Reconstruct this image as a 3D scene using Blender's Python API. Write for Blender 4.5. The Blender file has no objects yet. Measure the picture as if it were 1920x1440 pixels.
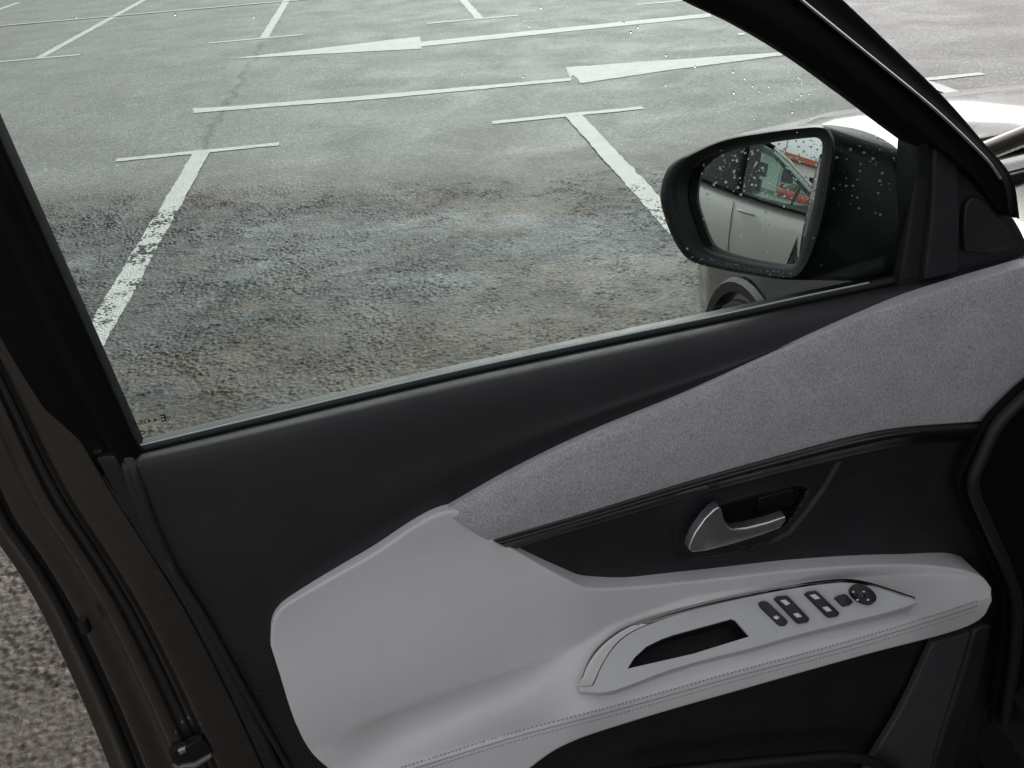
import bpy, bmesh, math, random
import numpy as np
from mathutils import Vector, Matrix

random.seed(7); rng = np.random.default_rng(7)
scene = bpy.context.scene
COL = scene.collection

# ------------------------------------------------------------------ camera
F_PX, IW, IH = 1800.0, 1920.0, 1440.0
YAW, PITCH, ROLL = [math.radians(a) for a in (6.07, 28.11, -4.30)]
CAM = np.array([1.243, -6.59, 1.513])
fw = np.array([math.sin(YAW)*math.cos(PITCH), math.cos(YAW)*math.cos(PITCH), -math.sin(PITCH)])
_r0 = np.array([math.cos(YAW), -math.sin(YAW), 0.0]); _u0 = np.cross(_r0, fw)
rt = math.cos(ROLL)*_r0 + math.sin(ROLL)*_u0
up = np.cross(rt, fw)
cam_data = bpy.data.cameras.new('camera'); cam = bpy.data.objects.new('camera', cam_data); COL.objects.link(cam)
cam.matrix_world = Matrix(((rt[0], up[0], -fw[0], CAM[0]), (rt[1], up[1], -fw[1], CAM[1]), (rt[2], up[2], -fw[2], CAM[2]), (0, 0, 0, 1)))
cam_data.sensor_width = 36.0; cam_data.lens = 36.0*F_PX/IW
cam_data.clip_start = 0.02; cam_data.clip_end = 2000.0
scene.camera = cam

# ------------------------------------------------------------------ overcast sky, soft sun, exposure
world = bpy.data.worlds.new('World'); scene.world = world; world.use_nodes = True
wn = world.node_tree.nodes; wl = world.node_tree.links
for n in list(wn): wn.remove(n)
SUN_EL, SUN_AZ = math.radians(40), math.radians(14)       # azimuth clockwise from +Y: high, beyond the door
sky = wn.new('ShaderNodeTexSky'); sky.sky_type = 'NISHITA'; sky.sun_disc = False
sky.sun_elevation = SUN_EL; sky.sun_rotation = SUN_AZ; sky.air_density = 1.0; sky.dust_density = 4.0; sky.ozone_density = 1.0
hs = wn.new('ShaderNodeHueSaturation'); hs.inputs['Saturation'].default_value = 0.12
bg = wn.new('ShaderNodeBackground'); bg.inputs['Strength'].default_value = 0.135
wo = wn.new('ShaderNodeOutputWorld')
wl.new(sky.outputs[0], hs.inputs['Color']); wl.new(hs.outputs[0], bg.inputs['Color']); wl.new(bg.outputs[0], wo.inputs['Surface'])
sd = bpy.data.lights.new('sun', 'SUN'); sd.energy = 0.95; sd.angle = math.radians(16); sd.color = (1.0, 0.97, 0.93)
sun = bpy.data.objects.new('sun', sd); COL.objects.link(sun)
sdir = Vector((math.sin(SUN_AZ)*math.cos(SUN_EL), math.cos(SUN_AZ)*math.cos(SUN_EL), math.sin(SUN_EL)))
sun.rotation_euler = sdir.to_track_quat('Z', 'Y').to_euler()
vs = scene.view_settings; vs.view_transform = 'Standard'; vs.look = 'None'; vs.exposure = 0.98; vs.gamma = 1.0
vs.use_curve_mapping = False
cy = scene.cycles; cy.max_bounces = 8; cy.diffuse_bounces = 3; cy.glossy_bounces = 4; cy.transmission_bounces = 6; cy.transparent_max_bounces = 16

# ------------------------------------------------------------------ measuring helpers
def ray(U, V): return fw + rt*(U-IW/2)/F_PX + up*(IH/2-V)/F_PX
def Pz(U, V, z):
    q = ray(U, V); return CAM + q*(z-CAM[2])/q[2]
ZB = 1.0
_A = Pz(255, 838, ZB); _B = Pz(1690, 522, ZB+0.05)
DANG = math.atan2(_B[1]-_A[1], _B[0]-_A[0])
DX = np.array([math.cos(DANG), math.sin(DANG), 0.0])      # along the door, towards its hinges
DN = np.array([math.sin(DANG), -math.cos(DANG), 0.0])     # towards the cabin side of the door
DO = _A
def Pd(U, V, d):
    q = ray(U, V); return CAM + q*((d + DN@(DO-CAM))/(DN@q))
_WT = math.tan(math.radians(8)); _bl = (_B-_A)/np.linalg.norm(_B-_A)
WN = np.cross(_bl, np.array([0, 0, 1.0]) + DN*_WT); WN /= np.linalg.norm(WN)
if WN@DN < 0: WN = -WN
def Pw(U, V, o):                                          # the leaning plane of the window glass
    q = ray(U, V); return CAM + q*((o + WN@(DO-CAM))/(WN@q))
def Ppl(U, V, p0, n):
    q = ray(U, V); return CAM + q*((n@(p0-CAM))/(n@q))

def crom(pts, n, closed=False):
    P = np.array(pts, float)
    if len(P) == 2: return P[0] + (P[1]-P[0])*np.linspace(0, 1, n)[:, None]
    seg = np.linalg.norm(np.diff(P[:, :2], axis=0), axis=1)**0.7 if P.shape[1] < 3 or True else None
    seg = np.maximum(seg, 1e-9); t = np.concatenate([[0], np.cumsum(seg)]); t /= t[-1]
    m = np.zeros_like(P)
    for i in range(len(P)):
        a, b = max(i-1, 0), min(i+1, len(P)-1); m[i] = (P[b]-P[a])/(t[b]-t[a])
    out = []
    for s in np.linspace(0, 1, n):
        i = min(np.searchsorted(t, s, side='right')-1, len(P)-2); h = t[i+1]-t[i]; x = (s-t[i])/h
        out.append((2*x**3-3*x**2+1)*P[i] + (x**3-2*x**2+x)*h*m[i] + (-2*x**3+3*x**2)*P[i+1] + (x**3-x**2)*h*m[i+1])
    return np.array(out)

# ------------------------------------------------------------------ object helpers
def link(name, me, mat, parent=None, smooth=True):
    o = bpy.data.objects.new(name, me); COL.objects.link(o)
    if mat is not None: me.materials.append(mat)
    if smooth:
        me.polygons.foreach_set('use_smooth', [True]*len(me.polygons))
    if parent is not None: o.parent = parent
    return o
def tag(o, label=None, cat=None, group=None, kind=None):
    if label: o['label'] = label
    if cat: o['category'] = cat
    if group: o['group'] = group
    if kind: o['kind'] = kind
    return o
def empty(name, loc=(0, 0, 0)):
    o = bpy.data.objects.new(name, None); COL.objects.link(o); o.location = loc; return o
def mesh_vf(name, v, f, mat, parent=None, smooth=True):
    me = bpy.data.meshes.new(name); me.from_pydata([tuple(map(float, p)) for p in v], [], f); me.update()
    return link(name, me, mat, parent, smooth)
def fix(o, angle=35):
    bm = bmesh.new(); bm.from_mesh(o.data); bmesh.ops.recalc_face_normals(bm, faces=bm.faces)
    for e in bm.edges:
        if len(e.link_faces) == 2: e.smooth = e.calc_face_angle(0) < math.radians(angle)
    bm.to_mesh(o.data); bm.free(); return o

def grid_mesh(name, G, mat, parent=None, back=None, thick=0.012, rnd=0.003, rim=True):
    """G: (nv, nu, 3) points; a rounded rim is turned back by thick along -back."""
    nv, nu, _ = G.shape
    V = G.reshape(-1, 3).tolist(); Fc = []
    for j in range(nv-1):
        for i in range(nu-1):
            a = j*nu+i; Fc.append((a, a+1, a+nu+1, a+nu))
    if rim:
        back = DN if back is None else back
        idx = [(0, i) for i in range(nu)] + [(j, nu-1) for j in range(1, nv)] + [(nv-1, i) for i in range(nu-2, -1, -1)] + [(j, 0) for j in range(nv-2, 0, -1)]
        ring = [j*nu+i for j, i in idx]; n = len(ring)
        outd = []; sgn = 0.0
        for k, (j, i) in enumerate(idx):
            c = np.zeros(3)
            if j == 0: c += G[0, i]-G[1, i]
            if j == nv-1: c += G[-1, i]-G[-2, i]
            if i == 0: c += G[j, 0]-G[j, 1]
            if i == nu-1: c += G[j, -1]-G[j, -2]
            t = G[idx[(k+1) % n]]-G[idx[k-1]]; o_ = np.cross(t, back); l = np.linalg.norm(o_); o_ = o_/l if l > 1e-9 else o_
            sgn += o_@c; outd.append(o_)
        outd = [o_*(1 if sgn > 0 else -1) for o_ in outd]
        prev = ring
        for (o_, b_) in ((0.55*rnd, 0.2*rnd), (0.9*rnd, 0.6*rnd), (rnd, rnd*1.2), (rnd, thick)):
            base = len(V)
            for k in range(n): V.append((np.array(G[idx[k]]) + outd[k]*o_ - back*b_).tolist())
            for k in range(n):
                k2 = (k+1) % n
                Fc.append((prev[k], base+k, base+k2, prev[k2]))
            prev = [base+k for k in range(n)]
    o = mesh_vf(name, V, Fc, mat, parent)
    return fix(o, 60)

def loft(name, rows, nu, nv, mat, parent=None, proj=None, dfun=None, **kw):
    proj = proj or Pd
    R = np.array([crom(r, nu) for r in rows])              # (rows, nu, 3) in picture measure + depth
    S = np.zeros((nv, nu, 3))
    for i in range(nu): S[:, i] = crom_t(R[:, i], nv)
    G = np.zeros_like(S)
    for j in range(nv):
        for i in range(nu):
            u, v, d = S[j, i]
            if dfun: d = d + dfun(u, v)
            G[j, i] = proj(u, v, d)
    return grid_mesh(name, G, mat, parent, **kw)
def crom_t(P, n):
    P = np.array(P)
    if len(P) == 2: return P[0] + (P[1]-P[0])*np.linspace(0, 1, n)[:, None]
    return crom(P, n)

def prism(name, pts3, nrm, h, base, mat, parent=None, bev=0.0012, seg=2):
    """a polygon lifted h along nrm and sunk base below; front edge bevelled"""
    bm = bmesh.new(); nrm = np.array(nrm)
    t = [bm.verts.new(tuple(np.array(p)+nrm*h)) for p in pts3]; b = [bm.verts.new(tuple(np.array(p)-nrm*base)) for p in pts3]
    n = len(t); ft = bm.faces.new(t); bm.faces.new(b[::-1])
    for i in range(n): bm.faces.new((t[i], b[i], b[(i+1) % n], t[(i+1) % n]))
    bmesh.ops.recalc_face_normals(bm, faces=bm.faces)
    if bev > 0: bmesh.ops.bevel(bm, geom=list(ft.edges), offset=bev, segments=seg, affect='EDGES', profile=0.6)
    bmesh.ops.triangulate(bm, faces=[f for f in bm.faces if len(f.verts) > 4])
    me = bpy.data.meshes.new(name); bm.to_mesh(me); bm.free()
    o = link(name, me, mat, parent, True); return fix(o, 40)

def tube(name, pts, r, mat, parent=None, k=8, flat=1.0, nrm=None, closed=False):
    P = np.array(pts, float); n = len(P); V = []; Fc = []
    for i in range(n):
        a = P[(i-1) % n] if closed else P[max(i-1, 0)]; b = P[(i+1) % n] if closed else P[min(i+1, n-1)]
        t = b-a; t /= np.linalg.norm(t)
        ref = np.array(nrm) if nrm is not None else np.array([0, 0, 1.0])
        if abs(t@ref) > 0.95: ref = np.array([1.0, 0, 0])
        s = np.cross(t, ref); s /= np.linalg.norm(s); w = np.cross(s, t)
        rr = r[i] if hasattr(r, '__len__') else r
        for q in range(k):
            an = 2*math.pi*q/k; V.append(P[i] + s*math.cos(an)*rr + w*math.sin(an)*rr*flat)
    m = n if closed else n-1
    for i in range(m):
        for q in range(k):
            i2 = (i+1) % n; Fc.append((i*k+q, i*k+(q+1) % k, i2*k+(q+1) % k, i2*k+q))
    if not closed: Fc.append(tuple(range(k))[::-1]); Fc.append(tuple((n-1)*k+q for q in range(k)))
    o = mesh_vf(name, V, Fc, mat, parent); return fix(o, 50)

def boxmesh(name, c, s, mat, parent=None, bev=0.0, rotz=0.0):
    bm = bmesh.new(); bmesh.ops.create_cube(bm, size=1.0)
    bmesh.ops.scale(bm, vec=Vector(s), verts=bm.verts)
    if bev: bmesh.ops.bevel(bm, geom=list(bm.edges), offset=bev, segments=2, affect='EDGES')
    bmesh.ops.rotate(bm, cent=(0, 0, 0), matrix=Matrix.Rotation(rotz, 3, 'Z'), verts=bm.verts)
    bmesh.ops.translate(bm, vec=Vector(c), verts=bm.verts)
    me = bpy.data.meshes.new(name); bm.to_mesh(me); bm.free()
    o = link(name, me, mat, parent, True); return fix(o, 40)

# ------------------------------------------------------------------ materials
def newmat(name):
    m = bpy.data.materials.new(name); m.use_nodes = True; nt = m.node_tree
    return m, nt, nt.nodes.get('Principled BSDF')
def nd(nt, t, **kw):
    n = nt.nodes.new(t)
    for k, v in kw.items():
        if k in n.inputs.keys(): n.inputs[k].default_value = v
        else: setattr(n, k, v)
    return n
def mathn(nt, op, a, b=None, clamp=False):
    n = nt.nodes.new('ShaderNodeMath'); n.operation = op; n.use_clamp = clamp
    for i, x in enumerate((a, b)):
        if x is None: continue
        if isinstance(x, (int, float)): n.inputs[i].default_value = x
        else: nt.links.new(x, n.inputs[i])
    return n.outputs[0]
def mixc(nt, fac, a, b):
    n = nt.nodes.new('ShaderNodeMix'); n.data_type = 'RGBA'
    if isinstance(fac, (int, float)): n.inputs[0].default_value = fac
    else: nt.links.new(fac, n.inputs[0])
    for s, x in ((6, a), (7, b)):
        if isinstance(x, tuple): n.inputs[s].default_value = (*x, 1)
        else: nt.links.new(x, n.inputs[s])
    return n.outputs[2]
def ramp(nt, x, stops):
    n = nt.nodes.new('ShaderNodeValToRGB'); el = n.color_ramp.elements
    while len(el) < len(stops): el.new(0.5)
    for e, (p, c) in zip(el, stops): e.position = p; e.color = (c, c, c, 1) if isinstance(c, (int, float)) else (*c, 1)
    nt.links.new(x, n.inputs[0]); return n.outputs[0]
def noise(nt, vec, scale, detail=3, rough=0.5, dist=0.0):
    n = nt.nodes.new('ShaderNodeTexNoise'); n.inputs['Scale'].default_value = scale; n.inputs['Detail'].default_value = detail
    n.inputs['Roughness'].default_value = rough; n.inputs['Distortion'].default_value = dist
    if vec is not None: nt.links.new(vec, n.inputs['Vector'])
    return n.outputs['Fac']
def coord(nt, scale=(1, 1, 1), rot=(0, 0, 0), loc=(0, 0, 0)):
    tc = nt.nodes.new('ShaderNodeTexCoord'); mp = nt.nodes.new('ShaderNodeMapping')
    mp.inputs['Scale'].default_value = scale; mp.inputs['Rotation'].default_value = rot; mp.inputs['Location'].default_value = loc
    nt.links.new(tc.outputs['Object'], mp.inputs['Vector']); return mp.outputs[0]
def bump(nt, bsdf, h, strength, dist):
    b = nt.nodes.new('ShaderNodeBump'); b.inputs['Strength'].default_value = strength; b.inputs['Distance'].default_value = dist
    nt.links.new(h, b.inputs['Height']); nt.links.new(b.outputs[0], bsdf.inputs['Normal']); return b

def simple(name, col, rough=0.5, metal=0.0, spec=0.5, grain=None, var=0.0, coat=0.0, smudge=0.0):
    m, nt, b = newmat(name)
    b.inputs['Base Color'].default_value = (*col, 1); b.inputs['Roughness'].default_value = rough
    b.inputs['Metallic'].default_value = metal; b.inputs['Specular IOR Level'].default_value = spec
    b.inputs['Coat Weight'].default_value = coat; b.inputs['Coat Roughness'].default_value = 0.05
    vec = coord(nt)
    if var:
        f = noise(nt, vec, 9.0, 4, 0.6); d = tuple(c*(1-var) for c in col); l = tuple(min(1, c*(1+var)) for c in col)
        nt.links.new(mixc(nt, ramp(nt, f, [(0.3, 0.0), (0.7, 1.0)]), d, l), b.inputs['Base Color'])
    if smudge:
        f = noise(nt, vec, 14.0, 5, 0.65)
        nt.links.new(ramp(nt, f, [(0.3, max(0.02, rough-smudge)), (0.7, min(1, rough+smudge))]), b.inputs['Roughness'])
    if grain:
        sc, st, ds = grain
        v = nt.nodes.new('ShaderNodeTexVoronoi'); v.inputs['Scale'].default_value = sc; nt.links.new(vec, v.inputs['Vector'])
        n2 = noise(nt, vec, sc*0.6, 2); bump(nt, b, mathn(nt, 'ADD', v.outputs['Distance'], n2), st, ds)
    return m

M = {}
M['soft_black'] = simple('soft_black_trim', (0.0150, 0.0146, 0.0175), 0.56, grain=(800, 0.3, 0.0007), var=0.15, smudge=0.08)
M['grain_black'] = simple('grained_black_trim', (0.0125, 0.0125, 0.0148), 0.5, grain=(420, 0.5, 0.0012), var=0.2, smudge=0.08)
M['insert_black'] = simple('insert_black', (0.0115, 0.0115, 0.0138), 0.5, grain=(700, 0.3, 0.0007), var=0.2, smudge=0.1)
M['frame_black'] = simple('frame_black', (0.006, 0.006, 0.007), 0.7, spec=0.06, var=0.2, smudge=0.1)
M['pocket'] = simple('pocket_lit_grey', (0.045, 0.045, 0.049), 0.6, grain=(600, 0.3, 0.0008), var=0.15)  # greyer than the trim, standing in for soft light on the pocket wall
M['rubber'] = simple('rubber', (0.008, 0.008, 0.009), 0.6, var=0.2)
M['gloss_black'] = simple('gloss_black', (0.012, 0.011, 0.011), 0.16, smudge=0.1)
M['leather'] = simple('pale_leather', (0.60, 0.59, 0.598), 0.5, grain=(480, 0.28, 0.0008), var=0.03, smudge=0.06)
M['switch_grey'] = simple('satin_grey_plastic', (0.50, 0.498, 0.508), 0.36, var=0.02, smudge=0.06)
M['chrome'] = simple('chrome', (0.48, 0.46, 0.45), 0.10, metal=1.0, smudge=0.06)
M['satin_chrome'] = simple('satin_chrome', (0.80, 0.80, 0.82), 0.36, metal=1.0, smudge=0.08)
M['button'] = simple('button_black', (0.008, 0.008, 0.009), 0.35)
M['icon'] = simple('icon_white', (0.7, 0.7, 0.7), 0.5)
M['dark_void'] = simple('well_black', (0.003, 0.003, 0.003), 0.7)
M['mirror_black'] = simple('mirror_housing_black', (0.006, 0.008, 0.009), 0.4, spec=0.25, grain=(500, 0.1, 0.0005), smudge=0.1)
M['tyre'] = simple('tyre', (0.012, 0.012, 0.012), 0.75, var=0.3)
M['alloy'] = simple('alloy', (0.45, 0.45, 0.46), 0.3, metal=1.0)
M['lamp'] = simple('lamp_lens', (0.55, 0.56, 0.57), 0.08, spec=0.8)
M['red_lamp'] = simple('red_lamp_lens', (0.35, 0.01, 0.01), 0.12)
M['plaster'] = simple('white_plaster', (0.72, 0.72, 0.70), 0.85, var=0.06)
M['terracotta'] = simple('terracotta', (0.42, 0.12, 0.07), 0.8, var=0.2)
M['seat'] = simple('seat_cloth', (0.02, 0.02, 0.022), 0.85, var=0.2)
M['stitch'] = simple('stitch_thread', (0.30, 0.295, 0.29), 0.8)
M['pole'] = simple('galvanised', (0.35, 0.36, 0.37), 0.45, metal=0.8)
M['print'] = simple('window_print', (0.01, 0.01, 0.01), 0.6)

def paint(name, col, rough=0.32, metal=0.75):
    m, nt, b = newmat(name); vec = coord(nt)
    f = noise(nt, vec, 3500, 1); d = tuple(c*0.85 for c in col); l = tuple(min(1, c*1.15) for c in col)
    nt.links.new(mixc(nt, f, d, l), b.inputs['Base Color'])
    b.inputs['Metallic'].default_value = metal; b.inputs['Coat Weight'].default_value = 0.8; b.inputs['Coat Roughness'].default_value = 0.06
    f2 = noise(nt, vec, 12, 4, 0.6); nt.links.new(ramp(nt, f2, [(0.3, rough-0.06), (0.75, rough+0.1)]), b.inputs['Roughness'])
    return m
M['bronze'] = paint('bronze_metallic_paint', (0.088, 0.081, 0.074), 0.26)
M['silver'] = paint('warm_silver_paint', (0.32, 0.312, 0.295), 0.42, 0.35)
M['red'] = paint('red_paint', (0.5, 0.02, 0.015), 0.35, 0.0)

def fabric():
    m, nt, b = newmat('heather_grey_cloth'); vec = coord(nt)
    a = noise(nt, coord(nt, (1, 1, 0.6)), 620, 3, 0.7); c = noise(nt, coord(nt, (1.0, 1.0, 0.22), (0, 0.5, 0)), 1300, 2, 0.6)
    big = noise(nt, vec, 25, 4, 0.6)
    f = mathn(nt, 'ADD', mathn(nt, 'MULTIPLY', a, 0.55), mathn(nt, 'MULTIPLY', c, 0.35)); f = mathn(nt, 'ADD', f, mathn(nt, 'MULTIPLY', big, 0.12))
    nt.links.new(ramp(nt, f, [(0.38, (0.22, 0.217, 0.231)), (0.5, (0.36, 0.353, 0.373)), (0.63, (0.54, 0.53, 0.552))]), b.inputs['Base Color'])
    b.inputs['Roughness'].default_value = 0.9; b.inputs['Sheen Weight'].default_value = 0.25; b.inputs['Sheen Roughness'].default_value = 0.5
    bump(nt, b, f, 0.5, 0.0012); return m
M['fabric'] = fabric()

def glass(name, tint, ior=1.5):
    m = bpy.data.materials.new(name); m.use_nodes = True; nt = m.node_tree
    for n in list(nt.nodes): nt.nodes.remove(n)
    o = nt.nodes.new('ShaderNodeOutputMaterial'); t = nt.nodes.new('ShaderNodeBsdfTransparent'); g = nt.nodes.new('ShaderNodeBsdfGlossy')
    t.inputs['Color'].default_value = (*tint, 1); g.inputs['Roughness'].default_value = 0.01
    fr = nt.nodes.new('ShaderNodeFresnel'); fr.inputs['IOR'].default_value = ior; mx = nt.nodes.new('ShaderNodeMixShader')
    nt.links.new(fr.outputs[0], mx.inputs[0]); nt.links.new(t.outputs[0], mx.inputs[1]); nt.links.new(g.outputs[0], mx.inputs[2])
    nt.links.new(mx.outputs[0], o.inputs['Surface']); return m
M['glass'] = glass('green_tinted_glass', (0.880, 0.926, 0.902), 1.27)
M['dark_glass'] = glass('smoked_glass', (0.22, 0.26, 0.25))
M['clear_glass'] = glass('pale_glass', (0.80, 0.88, 0.84))
def mirror_mat():
    m, nt, b = newmat('mirror_silver'); b.inputs['Base Color'].default_value = (0.80, 0.82, 0.82, 1)
    b.inputs['Metallic'].default_value = 1.0; b.inputs['Roughness'].default_value = 0.0; return m
M['mirror'] = mirror_mat()
def water_mat():
    m, nt, b = newmat('rain_water'); b.inputs['Base Color'].default_value = (1, 1, 1, 1); b.inputs['Roughness'].default_value = 0.0
    b.inputs['Transmission Weight'].default_value = 0.72; b.inputs['IOR'].default_value = 1.38; return m  # the opaque white share paints sky glints into the beads
M['water'] = water_mat(); M['water_clear'] = water_mat(); M['water_clear'].node_tree.nodes['Principled BSDF'].inputs['Transmission Weight'].default_value = 0.97; M['water_clear'].node_tree.nodes['Principled BSDF'].inputs['Roughness'].default_value = 0.12

# ---- asphalt: worn car-park surface, coarse and dirty in the near bay, its nearest end browned for shade, smoother on the driving lane
def asphalt_nodes(nt):
    tc = nt.nodes.new('ShaderNodeTexCoord'); ob = tc.outputs['Object']
    sx = nt.nodes.new('ShaderNodeSeparateXYZ'); nt.links.new(ob, sx.inputs[0]); X, Y = sx.outputs[0], sx.outputs[1]
    wob = noise(nt, ob, 1.1, 4, 0.55)
    # signed distance to the old/new surfacing joint
    joint = mathn(nt, 'ADD', mathn(nt, 'ADD', Y, mathn(nt, 'MULTIPLY', X, 0.13)), 0.72)
    joint = mathn(nt, 'ADD', joint, mathn(nt, 'MULTIPLY', mathn(nt, 'SUBTRACT', wob, 0.5), 0.28))
    coarse = ramp(nt, mathn(nt, 'ADD', mathn(nt, 'MULTIPLY', joint, 1.6), 0.55, True), [(0.0, 1.0), (1.0, 0.0)])
    return ob, X, Y, joint, coarse
def asphalt(near_only):
    m, nt, b = newmat('coarse_asphalt' if near_only else 'car_park_asphalt')
    ob, X, Y, joint, coarse = asphalt_nodes(nt)
    st = nt.nodes.new('ShaderNodeMapping'); st.inputs['Scale'].default_value = (0.55, 1.5, 1); st.inputs['Rotation'].default_value = (0, 0, math.radians(-7)); nt.links.new(ob, st.inputs['Vector']); stretched = st.outputs[0]
    v1 = nt.nodes.new('ShaderNodeTexVoronoi'); v1.inputs['Scale'].default_value = 75; nt.links.new(ob, v1.inputs['Vector'])
    fine = noise(nt, ob, 70, 4, 0.65)
    scr = nt.nodes.new('ShaderNodeSeparateColor'); nt.links.new(v1.outputs['Color'], scr.inputs[0])
    stonev = ramp(nt, scr.outputs[0], [(0.0, 0.0), (0.55, 0.3), (0.85, 0.6), (1.0, 1.0)])
    blot = ramp(nt, noise(nt, ob, 4.5, 6, 0.65), [(0.30, 0.62), (0.5, 1.0), (0.72, 1.3)])
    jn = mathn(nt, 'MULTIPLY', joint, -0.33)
    grey_c = mixc(nt, stonev, (0.007, 0.0075, 0.008), (0.066, 0.068, 0.070))
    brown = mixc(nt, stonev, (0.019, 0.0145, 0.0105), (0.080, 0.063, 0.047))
    pale = mixc(nt, stonev, (0.042, 0.046, 0.050), (0.142, 0.151, 0.161))  # pale blue-grey patches, strengthened to paint in a bluish sheen
    band = ramp(nt, jn, [(0.0, 0.60), (0.14, 0.56), (0.24, 0.42), (0.50, 0.36), (0.70, 0.46), (0.85, 0.52), (0.97, 0.52), (1.0, 0.80)])  # last stop browns the nearest ground in place of shade beside the door
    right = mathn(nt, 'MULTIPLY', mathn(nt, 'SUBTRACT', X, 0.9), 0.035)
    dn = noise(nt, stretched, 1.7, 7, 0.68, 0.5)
    dirt_shade = ramp(nt, mathn(nt, 'ADD', mathn(nt, 'ADD', dn, band), right), [(0.94, 0.0), (1.12, 0.9)])
    pn = noise(nt, stretched, 1.35, 7, 0.66, 0.6)
    pband = ramp(nt, jn, [(0.0, 0.0), (0.26, 0.30), (0.42, 0.44), (0.60, 0.40), (0.75, 0.2), (1.0, 0.0)])
    palem = ramp(nt, mathn(nt, 'ADD', mathn(nt, 'ADD', pn, pband), right), [(0.87, 0.0), (1.08, 0.85)])
    near = mixc(nt, palem, grey_c, pale); near = mixc(nt, dirt_shade, near, brown)
    spark = ramp(nt, noise(nt, ob, 42, 2, 0.5), [(0.71, 0.0), (0.75, 0.6)])
    near = mixc(nt, spark, near, (0.20, 0.195, 0.182))
    mul = nt.nodes.new('ShaderNodeMix'); mul.data_type = 'RGBA'; mul.blend_type = 'MULTIPLY'; mul.inputs[0].default_value = 1.0
    nt.links.new(near, mul.inputs[6]); nt.links.new(blot, mul.inputs[7]); near = mul.outputs[2]
    big = noise(nt, ob, 0.8, 5, 0.6)
    far = mixc(nt, stonev, (0.042, 0.042, 0.041), (0.205, 0.204, 0.199))
    far = mixc(nt, ramp(nt, big, [(0.35, 0.0), (0.7, 0.5)]), far, (0.088, 0.083, 0.077))
    far = mixc(nt, ramp(nt, noise(nt, stretched, 2.4, 5, 0.65), [(0.50, 0.0), (0.80, 0.4)]), far, (0.055, 0.055, 0.054))
    far = mixc(nt, ramp(nt, noise(nt, ob, 20, 4, 0.7), [(0.52, 0.0), (0.75, 0.5)]), far, (0.035, 0.035, 0.034))
    if not near_only:
        cr = mathn(nt, 'ABSOLUTE', mathn(nt, 'ADD', mathn(nt, 'ADD', X, mathn(nt, 'MULTIPLY', mathn(nt, 'SUBTRACT', noise(nt, ob, 2.2, 4, 0.6), 0.5), 0.35)), 0.03))
        crm = ramp(nt, mathn(nt, 'MULTIPLY', cr, 10.0), [(0.12, 0.7), (0.45, 0.0)])
        crm = mathn(nt, 'MULTIPLY', crm, ramp(nt, mathn(nt, 'MULTIPLY', Y, 0.2), [(0.0, 0.0), (0.03, 1.0), (0.98, 1.0), (1.0, 0.0)]))
        far = mixc(nt, crm, far, (0.018, 0.02, 0.019))
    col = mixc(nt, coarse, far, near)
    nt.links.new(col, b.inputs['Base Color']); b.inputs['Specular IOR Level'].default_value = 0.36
    wet = noise(nt, ob, 1.6, 6, 0.65, 0.6)                       # damp film, drying unevenly
    nt.links.new(ramp(nt, wet, [(0.35, 0.60), (0.65, 0.74)]), b.inputs['Roughness'])
    if near_only: bump(nt, b, fine, 0.9, 0.004); return m
    hgt = mathn(nt, 'ADD', mathn(nt, 'MULTIPLY', v1.outputs['Distance'], -0.6), mathn(nt, 'MULTIPLY', fine, 0.8))
    bump(nt, b, hgt, 0.8, 0.006); return m
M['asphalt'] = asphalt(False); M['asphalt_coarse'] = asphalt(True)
def road_paint(name, wear):
    m, nt, b = newmat(name); tc = nt.nodes.new('ShaderNodeTexCoord'); ob = tc.outputs['Object']
    v1 = nt.nodes.new('ShaderNodeTexVoronoi'); v1.inputs['Scale'].default_value = 95; nt.links.new(ob, v1.inputs['Vector'])
    f = mathn(nt, 'ADD', noise(nt, ob, 28, 5, 0.7), mathn(nt, 'MULTIPLY', noise(nt, ob, 3.0, 4, 0.6), 0.8))
    f = mathn(nt, 'ADD', f, mathn(nt, 'MULTIPLY', v1.outputs['Distance'], 0.35))
    gone = ramp(nt, f, [(1.26-wear, 0.0), (1.50-wear, 0.9)])
    dirty = mixc(nt, ramp(nt, noise(nt, ob, 6, 5, 0.6), [(0.35, 0.0), (0.75, 0.5)]), (0.33, 0.33, 0.315), (0.20, 0.20, 0.19))
    nt.links.new(mixc(nt, gone, dirty, (0.06, 0.059, 0.056)), b.inputs['Base Color']); b.inputs['Roughness'].default_value = 0.6
    bump(nt, b, mathn(nt, 'ADD', v1.outputs['Distance'], noise(nt, ob, 60, 4, 0.6)), 0.7, 0.006); return m
M['paint_fresh'] = road_paint('road_paint_fresh', 0.19)
M['paint_worn'] = road_paint('road_paint_worn', 0.15)

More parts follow.
